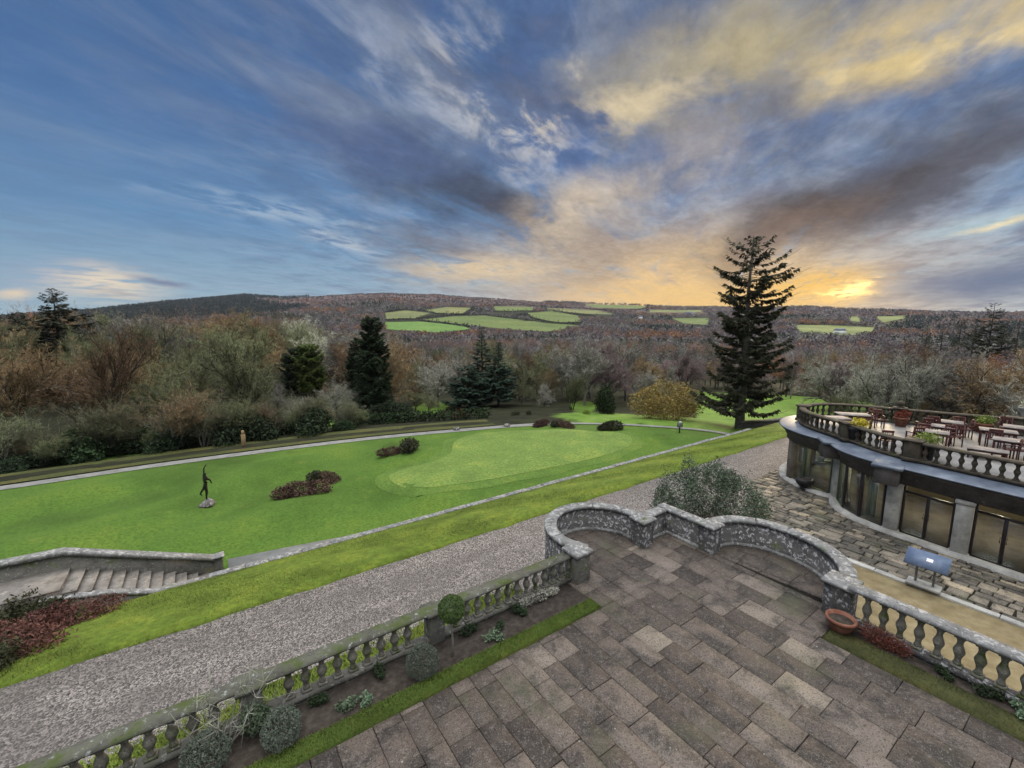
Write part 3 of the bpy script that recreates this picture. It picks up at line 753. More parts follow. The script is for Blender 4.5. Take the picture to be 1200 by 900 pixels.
# ------------------------------------------------------------------ bank, gravel drive, verge, sandy path
bank = MB()
xs = np.linspace(-26, 48, 140); prof = [(14.95, -1.62), (15.02, -1.44), (15.5, -1.46), (16.5, -1.68), (18.0, -2.1), (19.4, -2.52), (20.05, -2.70), (20.05, -3.9), (14.95, -3.9)]
v, k = [], len(prof)
for q in xs:
    wob = 0.05 * math.sin(q * 1.7) + 0.04 * math.sin(q * 4.1 + 1)
    for n_, (y, z) in enumerate(prof): v.append((q, y + (wob if n_ < 3 else 0), z + (0.03 * math.sin(q * 0.9 + y) if 2 <= n_ <= 5 else 0)))
bank.add(v, [(a * k + b_, (a + 1) * k + b_, (a + 1) * k + (b_ + 1) % k, a * k + (b_ + 1) % k) for a in range(len(xs) - 1) for b_ in range(k)])
struct('grass_bank', bank, 'bank')
gr = MB(); gr.box(-26, 40, -14, 15.0, -4.2, -1.5); struct('gravel_drive', gr, 'gravel')
sp_ = MB(); sp_.prism([(13, -12), (18.86, -12), (18.86, 9.0), (17.5, 9.6), (15.0, 9.4), (13, 8)], -1.5, -1.486); struct('sandy_path', sp_, 'sand_path')
ve = MB()
edge = [(x_, 11.25 + 0.12 * math.sin(x_ * 1.3) + 0.08 * math.sin(x_ * 3.1)) for x_ in np.linspace(8.0, -20, 60)]
ve.prism([(-20, 8.9), (8.0, 8.9)] + edge, -1.5, -1.47); struct('verge', ve, 'verge')

# ------------------------------------------------------------------ upper terrace: base, beds, slabs
LOBE_L = spline([(8.72, 8.68), (8.5, 9.4), (8.72, 10.15), (9.3, 10.68), (10.0, 10.85), (10.7, 10.62), (11.2, 10.05), (11.38, 9.4), (11.2, 8.8)], 8)
LOBE_R = spline([(12.75, 7.27), (13.3, 7.33), (13.88, 7.08), (14.3, 6.4), (14.36, 5.5), (14.08, 4.7), (13.52, 4.15), (12.95, 3.9)], 8)
base = MB()
base.prism([(-12, -6), (12.75, -6), (12.75, 8.95), (-12, 8.95)], -1.6, -0.05)
base.prism([tuple(q) for q in LOBE_L[::-1]], -1.6, -0.051)
base.prism([tuple(q) for q in LOBE_R[::-1]], -1.6, -0.051)
struct('terrace_base', base, 'joint')
def clip(poly, a, b_):
    out = []
    for i_ in range(len(poly)):
        p, q = poly[i_], poly[(i_ + 1) % len(poly)]
        sp = (b_[0] - a[0]) * (p[1] - a[1]) - (b_[1] - a[1]) * (p[0] - a[0])
        sq = (b_[0] - a[0]) * (q[1] - a[1]) - (b_[1] - a[1]) * (q[0] - a[0])
        if sp >= 0: out.append(p)
        if sp * sq < 0:
            t_ = sp / (sp - sq); out.append((p[0] + (q[0] - p[0]) * t_, p[1] + (q[1] - p[1]) * t_))
    return out
def clip_poly(poly, conv):
    for i_ in range(len(conv)):
        poly = clip(poly, conv[i_], conv[(i_ + 1) % len(conv)])
        if len(poly) < 3: return []
    return poly
def grow(lobe, d=0.25):
    p = np.asarray(lobe); tg = np.gradient(p, axis=0); tg /= np.linalg.norm(tg, axis=1)[:, None]
    return p + np.stack([-tg[:, 1], tg[:, 0]], 1) * d
def convex_ccw(p):
    p = [tuple(q) for q in p]; p = sorted(set(p))
    def half(pts):
        h = []
        for q in pts:
            while len(h) > 1 and (h[-1][0] - h[-2][0]) * (q[1] - h[-2][1]) - (h[-1][1] - h[-2][1]) * (q[0] - h[-2][0]) <= 0: h.pop()
            h.append(q)
        return h
    a, b_ = half(p), half(p[::-1]); return a[:-1] + b_[:-1]
RECT = lambda x0, x1, y0, y1: [(x0, y0), (x1, y0), (x1, y1), (x0, y1)]
ZONES = [RECT(-3, 11.3, -2, 7.33), RECT(11.3, 12.75, 3.66, 7.33), RECT(7.92, 12.75, 7.33, 8.95)]
LL = [q for q in convex_ccw(grow(LOBE_L)) ]; LR = [q for q in convex_ccw(grow(LOBE_R))]
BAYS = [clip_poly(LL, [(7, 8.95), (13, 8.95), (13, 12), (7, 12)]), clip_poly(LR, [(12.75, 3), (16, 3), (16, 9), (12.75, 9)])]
def slabs(zones, x0, x1, y0, y1, cw, sl, gap, name, m, zt, th=0.04, jit=0.004, wob=0.0, seed=1, bays=0):
    rg = random.Random(seed); mb = MB(); tint = []
    x = x0
    while x < x1:
        w = rg.uniform(*cw); y = y0 - rg.uniform(0, sl[1])
        while y < y1:
            l_ = rg.uniform(*sl); g = gap / 2
            r_ = lambda: rg.uniform(-wob, wob)
            rect = [(x + g + r_(), y + g + r_()), (x + w - g + r_(), y + g + r_()), (x + w - g + r_(), y + l_ - g + r_()), (x + g + r_(), y + l_ - g + r_())]
            tc_ = rg.random(); dz_ = rg.uniform(-jit, jit); ta, tb = rg.uniform(-jit, jit), rg.uniform(-jit, jit)
            for zi, zn in enumerate(zones):
                pl = clip_poly(rect, zn)
                if len(pl) < 3: continue
                ar = 0.5 * abs(sum(pl[i_][0] * pl[(i_ + 1) % len(pl)][1] - pl[(i_ + 1) % len(pl)][0] * pl[i_][1] for i_ in range(len(pl))))
                if ar < 0.004: continue
                cx_, cy_ = sum(p[0] for p in pl) / len(pl), sum(p[1] for p in pl) / len(pl)
                ins_ = [(p[0] + (cx_ - p[0]) * 0.012, p[1] + (cy_ - p[1]) * 0.012) for p in pl]
                zz = [zt + dz_ + ta * (p[0] - cx_) + tb * (p[1] - cy_) for p in pl]
                n_ = len(pl); st = mb.n
                v_ = [(p[0], p[1], zt - th) for p in pl] + [(p[0], p[1], z_ - 0.008) for p, z_ in zip(pl, zz)] + [(p[0], p[1], z_) for p, z_ in zip(ins_, zz)]
                f_ = [tuple(range(2 * n_, 3 * n_))] + [(i_, (i_ + 1) % n_, n_ + (i_ + 1) % n_, n_ + i_) for i_ in range(n_)] + [(n_ + i_, n_ + (i_ + 1) % n_, 2 * n_ + (i_ + 1) % n_, 2 * n_ + i_) for i_ in range(n_)]
                mb.add(v_, f_); tint += [tc_ * (0.35 if bays and zi >= bays else 1.0)] * (3 * n_)  # bay slabs tinted darker: the bays' shade and damp put into the colour
            y += l_
        x += w
    me = mb.mesh(name); at = me.attributes.new('tint', 'FLOAT', 'POINT'); at.data.foreach_set('value', np.array(tint, np.float32))
    return tag(link(me, name, m), kind='structure')
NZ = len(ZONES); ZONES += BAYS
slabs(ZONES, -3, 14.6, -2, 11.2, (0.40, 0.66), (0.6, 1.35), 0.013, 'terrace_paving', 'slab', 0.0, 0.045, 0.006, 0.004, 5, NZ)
soil = MB(); soil.box(-9, 7.9, 7.72, 8.62, -0.2, 0.0); soil.box(11.93, 12.3, -4, 3.62, -0.2, 0.0)
struct('soil_bed', soil, 'soil')
edg = MB(); edg.box(-9, 7.9, 7.36, 7.73, -0.2, 0.035)
struct('grass_strip', edg, 'strip')
edg = MB(); edg.box(11.33, 11.94, -4, 3.62, -0.2, 0.03); struct('mossy_strip', edg, 'moss_strip')

# lower paving in front of the curved wing
PAVE = convex_ccw([(18.96, -6), (22.9, -6), (25.2, 8.2), (27.6, 11.6), (27.8, 11.9), (24, 11.75), (19.6, 9.5), (18.96, 8.6)])
slabs([PAVE], 18.9, 28, -6, 12.2, (0.22, 0.5), (0.25, 0.8), 0.04, 'lower_paving', 'rough_slab', -1.44, 0.1, 0.015, 0.03, 9)
pb = MB(); pb.prism(PAVE, -1.6, -1.475); struct('paving_bed', pb, 'joint')

# ================================================================== BALUSTRADES
BAL = [(0.092, 0.0), (0.092, 0.05), (0.07, 0.06), (0.066, 0.09), (0.052, 0.15), (0.056, 0.2), (0.085, 0.27), (0.098, 0.31), (0.098, 0.34), (0.085, 0.38), (0.056, 0.45), (0.05, 0.5), (0.066, 0.56), (0.07, 0.59), (0.092, 0.60), (0.092, 0.65)]
def baluster_mesh(name, h, k=1.0, n=10):
    s_ = h / 0.65
    mb = MB(); mb.lathe([(r_ * k, z_ * s_) for r_, z_ in BAL[2:-2]], n=n)
    q = 0.088 * k
    mb.box(-q, q, -q, q, 0.0, 0.055 * s_); mb.box(-q, q, -q, q, 0.597 * s_, 0.65 * s_)
    return mb.mesh(name)
def pier(parent, x, y, z0, z1, w, m, capm, ang=0.0, cap=0.12):
    mb = MB(); mb.bevbox(x, y, w, w, z0, z1, 0.02, ang); mb.bevbox(x, y, w + 0.08, w + 0.08, z0, z0 + 0.14, 0.02, ang)
    p = mb.build('pier', m, parent)
    c = MB(); c.bevbox(x, y, w + 0.14, w + 0.14, z1, z1 + cap, 0.03, ang); c.build('cap', capm, p)
    return p
def balustrade(root, path, z0, h, spacing, piers, rail, bm, capm, stone_, pw=0.42, closed=False, bk=1.0, start=0.15):
    """plinth and coping follow the path; balusters between the piers (piers: distances along the path)."""
    hp, hc = 0.16 * h / 1.1, 0.13 * h / 1.1
    hb = h - hp - hc
    pl = MB(); pl.sweep(path, [(-rail * .5, 0), (rail * .5, 0), (rail * .5, hp - .03), (rail * .42, hp), (-rail * .42, hp), (-rail * .5, hp - .03)], z=z0); pl.build('plinth', stone_, root)
    cp = MB(); w = rail * .62
    cp.sweep(path, [(-w * .8, h - hc), (w * .8, h - hc), (w, h - hc + .035), (w, h - .05), (w * .82, h), (-w * .82, h), (-w, h - .05), (-w, h - hc + .035)], z=z0); cp.build('coping', capm, root)
    me = baluster_mesh('baluster', hb + 0.004, bk)
    for x_, y_, a_, s_ in walk(path, spacing, start):
        if any(abs(s_ - q) < pw * .5 + 0.1 for q in piers): continue
        o = link(me, 'baluster', bm, root, True); o.location = (x_ - root.location.x, y_ - root.location.y, z0 + hp - 0.002 - root.location.z); o.rotation_euler = (0, 0, a_)
        if len(me.polygons): pass
    return root

root = thing('stone_balustrade', 'long mossy stone balustrade between the planted bed and the gravel drive', 'balustrade', (0, 0, 0))
pathL = [(-6.5, 8.76), (-3, 8.76), (0, 8.76), (4, 8.76), (8.1, 8.76)]
balustrade(root, pathL, 0.0, 0.80, 0.30, [6.5 + 0.22, 6.5 + 3.9, 6.5 - 3.6], 0.27, 'baluster', 'old_coping', 'stone', 0.5)
pier(root, 0.22, 8.76, -0.3, 0.70, 0.36, 'stone', 'old_coping', 0, 0.098); pier(root, 3.9, 8.76, -0.3, 0.70, 0.36, 'stone', 'old_coping', 0, 0.098)
pier(root, 8.28, 8.66, -0.4, 0.80, 0.5, 'stone', 'coping')
rb_ = MB(); rb_.box(-9, 8.5, 8.62, 8.95, -1.55, -0.001); rb_.build('retaining_wall', 'stone', root)

root = thing('stone_balustrade', 'short lichen covered stone balustrade beside the sandy path and terracotta pot', 'balustrade', (0, 0, 0))
pathR = [(12.48, 3.55), (12.46, 2), (12.42, 0), (12.4, -3.5)]
balustrade(root, pathR, 0.0, 0.99, 0.317, [], 0.30, 'baluster', 'coping', 'lichen_stone', start=0.38)
rb_ = MB(); rb_.box(12.3, 12.64, -4, 3.6, -1.55, -0.001); rb_.build('retaining_wall', 'stone', root)

# the cloverleaf bastion: two curved parapets, a square niche between them
root = thing('bastion_wall', 'curved cloverleaf stone parapet with white lichen round the end of the upper terrace', 'wall', (0, 0, 0))
def parapet(path, name):
    w = MB(); w.sweep(path, [(0.0, -1.6), (0.30, -1.6), (0.30, 0.78), (0.0, 0.78)]); o = w.build(name, 'lichen_stone', root)
    f = MB(); f.sweep(path, [(-0.06, -0.02), (0.0, -0.02), (0.0, 0.10), (-0.05, 0.08)]); f.build('footing', 'coping', o)
    pts = walk(path, 0.02); ncs = max(1, int(pts[-1][3] / 0.85)); seg = len(pts) / ncs; gap_ = 1
    for q in range(ncs):                                   # coping stones laid end to end
        a_, b_ = int(q * seg), min(int((q + 1) * seg) , len(pts) - 1)
        sub = [(p[0], p[1]) for p in pts[a_:b_:4]] + [pts[b_ - 1][:2]]
        if len(sub) < 3: continue
        dz_, k_ = random.uniform(-.006, .006), random.uniform(-.008, .008)
        c = MB(); c.sweep(sub, [(-0.04 + k_, 0.778 + dz_), (0.35 + k_, 0.778 + dz_), (0.35 + k_, 0.85 + dz_), (0.32 + k_, 0.88 + dz_), (-0.01 + k_, 0.88 + dz_), (-0.04 + k_, 0.85 + dz_)])
        c.build('coping_stone', 'coping', o)
parapet(LOBE_L, 'curved_parapet')
parapet(LOBE_R, 'curved_parapet')
parapet(np.array([(11.6, 8.93), (12.0, 8.93), (12.3, 8.93), (12.62, 8.93)]), 'niche_parapet')
parapet(np.array([(12.7, 9.32), (12.7, 9.0), (12.7, 8.4), (12.7, 7.5)]), 'niche_parapet')
for x_, y_, w_ in ((11.42, 8.92, 0.5), (12.86, 7.42, 0.46), (12.66, 3.78, 0.56)):
    pier(root, x_, y_, -1.6, 0.82, w_, 'lichen_stone', 'coping', 0.0, 0.09)

# ================================================================== STAIRCASE down to the lawn
root = thing('stone_staircase', 'stone stairs with low walls running down the bank to the lawn', 'staircase', (0, 0, 0))
X0, X1, ZB, ZT, NS = -0.55, -5.0, LAWN_Z, -1.78, 12
st = MB(); rs_ = MB()
dx, dz_ = (X0 - X1) / NS, (ZT - ZB) / NS
for q in range(NS):
    xa = X0 - q * dx
    z1 = ZB + (q + 1) * dz_
    st.bevbox((xa + X1 - 1.5) / 2 if q == NS - 1 else xa - dx / 2 + 0.015, 21.15, (xa - X1 + 1.5) if q == NS - 1 else dx + 0.05, 1.72, z1 - 0.05, z1, 0.012)
    rs_.box(xa - dx - (1.5 if q == NS - 1 else 0) + 0.004, xa - 0.012, 20.3, 22.0, LAWN_Z - 0.3, z1 - 0.05)
st.build('tread', 'step', root); rs_.build('riser', 'riser', root)
def low_wall(pts, w, name, h=0.14, m='stone', down=-4.0, cw=0.07):
    """pts: (x, y, top z)."""
    b_ = MB(); p = np.array(pts); b_.sweep(p, [(-w / 2, 0)] * 0 + [(-w / 2, -h), (w / 2, -h), (w / 2, -0.001), (-w / 2, -0.001)], z=p[:, 2]) if False else None
    n_ = len(pts); v_, f_ = [], []
    tg = np.gradient(p[:, :2], axis=0); tg /= np.linalg.norm(tg, axis=1)[:, None]; nl = np.stack([-tg[:, 1], tg[:, 0]], 1)
    for i_ in range(n_):
        for o_, z_ in ((-w / 2, down), (w / 2, down), (w / 2, p[i_, 2] - h), (-w / 2, p[i_, 2] - h)): v_.append((p[i_, 0] + nl[i_, 0] * o_, p[i_, 1] + nl[i_, 1] * o_, z_))
    for i_ in range(n_ - 1): f_ += [(i_ * 4 + j_, i_ * 4 + (j_ + 1) % 4, i_ * 4 + 4 + (j_ + 1) % 4, i_ * 4 + 4 + j_) for j_ in range(4)]
    f_ += [(3, 2, 1, 0), tuple((n_ - 1) * 4 + j_ for j_ in range(4))]
    o = b_.add(v_, f_).build(name, m, root)
    c = MB(); W2 = w / 2 + cw
    c.sweep(p, [(-W2, -h), (W2, -h), (W2, -0.03), (W2 - .03, 0), (-W2 + .03, 0), (-W2, -0.03)], z=p[:, 2]); c.build('coping', 'coping', o)
low_wall([(-0.25, 22.2, -2.86), (-2.5, 22.2, -2.0), (-4.8, 22.2, -1.12), (-6.5, 22.2, -1.08), (-11, 22.2, -1.08)], 0.30, 'far_parapet')
low_wall([(-0.6, 20.2, -2.70), (-2.2, 20.2, -2.66), (-3.3, 20.2, -2.25), (-5.1, 20.2, -1.88)], 0.26, 'near_parapet', 0.1, 'stone', -4.0, 0.04)
pier(root, -0.15, 22.2, -4.0, -2.92, 0.34, 'stone', 'coping', 0, 0.08)

root = thing('retaining_wall', 'long low stone kerb wall between the sloping grass bank and the lawn', 'wall', (0, 0, 0))
kb = MB(); kb.box(-0.5, 40, 20.02, 20.36, -4.0, -2.76); kb.build('wall', 'stone', root)
x_ = -0.5
while x_ < 39.5:
    l_ = random.uniform(0.8, 1.5); c = MB(); d_ = random.uniform(-.012, .012)
    if x_ < 34 or True:
        c.bevbox(x_ + l_ / 2, 20.18 + random.uniform(-.015, .015), l_ - 0.015, 0.34, -2.76, -2.655 + d_, 0.02); c.build('coping_stone', 'coping', root)
    x_ += l_

root = thing('garden_wall', 'low dark rubble wall by the foot of the big fir', 'wall', (0, 0, 0))
pw_ = [on_plane(px, py, -3.6)[:2] for px, py in ((863, 501), (880, 500), (900, 499), (924, 496))]
gw = MB(); gw.sweep(spline(pw_, 5), [(-0.25, -0.6), (0.25, -0.6), (0.22, 0.5), (-0.22, 0.5)], z=-3.6); gw.build('wall', 'fascia', root)
gc = MB(); gc.sweep(spline(pw_, 5), [(-0.3, 0.5), (0.3, 0.5), (0.28, 0.62), (-0.28, 0.62)], z=-3.6); gc.build('coping', 'stone', root)
root = thing('garden_wall', 'short low stone wall end nearest the curved end of the lawn', 'wall', (0, 0, 0)) if False else root

# ================================================================== CURVED WING WITH ROOF TERRACE
WALL = [(22.1, -4), (22.3, -1), (22.47, 1.2), (22.67, 3.32), (22.9, 5.35), (23.05, 6.2), (23.55, 7.15), (24.25, 7.75), (25.1, 8.1), (25.12, 8.9), (25.45, 9.8), (26.2, 10.8), (27.3, 11.42), (28.6, 11.65), (29.9, 11.3), (31.0, 10.3), (31.7, 8.8), (32.3, 6.5), (33.1, 3.5), (34.2, -4)]
BP = [(22.55, -4), (22.72, -1), (22.98, 2), (23.36, 5), (23.7, 6.2), (24.25, 7.1), (24.75, 7.8), (25.2, 8.6), (25.75, 9.6), (26.5, 10.45), (27.6, 10.95), (28.8, 10.9), (29.8, 10.35), (30.6, 9.2), (31.15, 7.6), (31.9, 5.8), (32.8, 3.56), (33.8, 0), (34.4, -4)]
Z0, ZC, ZL, ZF = -1.44, 0.72, 1.45, 1.62
wing = thing('curved_wing', 'low curved stone wing with glass doors and a dining terrace on its roof', 'building', (0, 0, 0))
wing_wall = spline(WALL, 6); B_path = spline(BP, 6)
# plinth under the glazing
pl = MB(); pl.sweep(wing_wall, [(-0.12, Z0 - 0.3), (0.35, Z0 - 0.3), (0.35, Z0 + 0.12), (-0.02, Z0 + 0.12), (-0.12, Z0 + 0.06)][::1]); 
pl.build('plinth', 'column', wing)
# which side is outside: the wall runs north with the room on its right, so outside is on the left (+ offset)
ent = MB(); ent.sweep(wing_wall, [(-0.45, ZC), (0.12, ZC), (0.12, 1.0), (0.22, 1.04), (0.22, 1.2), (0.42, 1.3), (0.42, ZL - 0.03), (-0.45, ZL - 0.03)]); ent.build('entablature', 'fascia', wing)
led = MB(); led.sweep(wing_wall, [(-1.2, ZL - 0.028), (0.50, ZL - 0.028), (0.56, ZL), (0.50, ZL + 0.03), (-0.5, ZF - 0.02), (-1.2, ZF - 0.02)]); led.build('ledge', 'lead', wing)
rf = MB(); fl_ = [tuple(q[:2]) for q in B_path]; rf.prism(fl_[::-1], 1.15, ZF); rf.build('terrace_floor', 'terrace_floor', wing)
flr = MB(); flr.prism([tuple(q[:2]) for q in wing_wall][::-1], Z0 - 0.3, Z0 + 0.05); flr.build('room_floor', 'carpet', wing)
bw = MB(); bw.box(28.2, 28.4, -4, 6.8, Z0 + .05, 1.14); bw.box(28.4, 31.5, 6.6, 6.8, Z0 + 0.05, 1.14); bw.build('room_wall', 'room', wing)
def column(x, y, w, d, a, m='column', base=True):
    mb = MB(); mb.bevbox(x, y, d, w, Z0, ZC + 0.01, 0.015, a)
    if base: mb.bevbox(x, y, d + 0.12, w + 0.12, Z0 - 0.05, Z0 + 0.16, 0.02, a); mb.bevbox(x, y, d + 0.08, w + 0.08, ZC - 0.12, ZC, 0.02, a)
    mb.build('column', m, wing)
cols = [(22.47, 1.2), (22.67, 3.32), (22.93, 5.42), (22.22, -1.0)]
for x_, y_ in cols: column(x_ + 0.02, y_, 0.46, 0.5, 0.08)
column(25.05, 8.02, 0.62, 0.6, 0.6)
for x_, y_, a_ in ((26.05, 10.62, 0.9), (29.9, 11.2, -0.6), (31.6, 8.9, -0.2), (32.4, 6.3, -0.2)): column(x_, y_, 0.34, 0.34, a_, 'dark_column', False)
# projecting blocks in the cornice over the piers
for x_, y_, a_, s_ in ((24.75, 8.35, 0.6, 0.9), (22.62, 5.62, 0.12, 0.8)):
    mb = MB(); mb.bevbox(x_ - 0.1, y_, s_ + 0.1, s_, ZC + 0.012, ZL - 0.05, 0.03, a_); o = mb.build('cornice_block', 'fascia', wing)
    mb = MB(); mb.bevbox(x_ - 0.1, y_, s_ + 0.3, s_ + 0.2, ZL - 0.05, ZL + 0.075, 0.03, a_); mb.build('lead_cap', 'lead', o)
def glazing(p0, p1, mull, door=False, fm='frame', transom=True):
    """A framed glass bay from p0 to p1 (plan points): frame, panes, and door leaves with handles."""
    p0, p1 = np.array(p0), np.array(p1); L_ = np.linalg.norm(p1 - p0); a_ = math.atan2(*(p1 - p0)[::-1]); mid = (p0 + p1) / 2
    e_ = (p1 - p0) / L_
    fr_ = MB(); zt = ZC - 0.36
    def bar(s0, s1, z0, z1, t_=0.07):
        c = p0 + e_ * (s0 + s1) / 2; fr_.bevbox(c[0], c[1], s1 - s0, t_, z0, z1, 0.008, a_)
    bar(0, 0.07, Z0 + .06, ZC, .1); bar(L_ - 0.07, L_, Z0 + .06, ZC, .1); bar(0.07, L_ - 0.07, ZC - 0.07, ZC, .09); bar(0.07, L_ - 0.07, Z0 + .06, Z0 + .15, .09)
    if transom: bar(0.07, L_ - 0.07, zt, zt + 0.08, .085)
    for q in mull: bar(L_ * q - 0.05, L_ * q + 0.05, Z0 + .15, zt if transom else ZC - .07, .08)
    f = fr_.build('door_frame' if door else 'window_frame', fm, wing)
    g = MB(); n_ = np.array([-e_[1], e_[0]]) * 0.006
    q0, q1 = p0 + e_ * 0.05, p1 - e_ * 0.05
    g.prism([tuple(q0 + n_), tuple(q0 - n_), tuple(q1 - n_), tuple(q1 + n_)], Z0 + 0.12, ZC - 0.05); g.build('pane', 'glass', f)
    if door:
        for s_ in (-0.085, 0.085):
            c = p0 + e_ * (L_ * 0.5 + s_) - np.array([0.07, 0.0]); h = MB()
            h.tube([(c[0] + .05, c[1], -0.52), (c[0], c[1], -0.5), (c[0], c[1], -0.28), (c[0] + .05, c[1], -0.26)], 0.014, 6); h.build('handle', 'frame', f)
for (x0, y0), (x1, y1) in (((22.22, -1.0), (22.47, 1.2)), ((22.47, 1.2), (22.67, 3.32)), ((22.67, 3.32), (22.93, 5.42))):
    glazing((x0 + 0.1, y0 + 0.25), (x1 + 0.1, y1 - 0.25), [0.5], True)
bow1 = walk(spline(WALL[4:9], 10), 0.98, 0.35)
for q in range(len(bow1) - 1): glazing(bow1[q][:2], bow1[q + 1][:2], [], False, 'green_frame' if q > 1 else 'frame', False)
bow2 = walk(spline(WALL[8:19], 10), 1.5, 0.3)
for q in range(len(bow2) - 1): glazing(bow2[q][:2], bow2[q + 1][:2], [], False, 'green_frame', False)
for x_, y_ in ((23.55, 6.45), (26.5, 10.3), (30.6, 9.8)):
    mb = MB(); pp = [(x_ + 0.25 + 0.05 * math.sin(q * 1.6) , y_ - 0.25 + 0.045 * q) for q in range(9)]; mb.sweep(pp, [(-.01, Z0 + .1), (.01, Z0 + .1), (.01, ZC - .1), (-.01, ZC - .1)]); mb.build('curtain', 'curtain', wing)
for x_, y_, s_ in ((24.6, 3.9, 0.5), (24.9, 2.7, 0.42), (26.0, 4.4, 0.5), (25.2, 6.4, 0.4), (27.6, 9.2, 0.5), (24.6, 0.9, 0.4)):
    mb = MB(); mb.tube([(x_, y_ - s_, 1.06), (x_, y_ + s_, 1.06)], 0.03, 8); mb.build('ceiling_light', 'lit', wing)
    lp_ = bpy.data.lights.new('room_lamp', 'POINT'); lp_.energy, lp_.shadow_soft_size, lp_.color = 75, 0.08, (1, 0.86, 0.64); lo_ = bpy.data.objects.new('room_lamp', lp_); lo_.location = (x_, y_, 0.7); COL.objects.link(lo_)

root = thing('roof_balustrade', 'dark stone balustrade curving all round the roof terrace', 'balustrade', (0, 0, 0))
balustrade(root, B_path, ZF - 0.01, 0.82, 0.36, [], 0.28, 'roof_bal', 'roof_bal', 'roof_bal', 0.5, bk=0.95)
for x_, y_, a_ in ((24.78, 7.85, 0.75), (23.42, 5.15, 0.05), (27.6, 10.95, 0.1), (31.15, 7.6, 0.3), (32.8, 3.56, 0.25)): pier(root, x_, y_, ZF - 0.005, ZF + 0.8, 0.5, 'roof_bal', 'roof_bal', a_, 0.07)

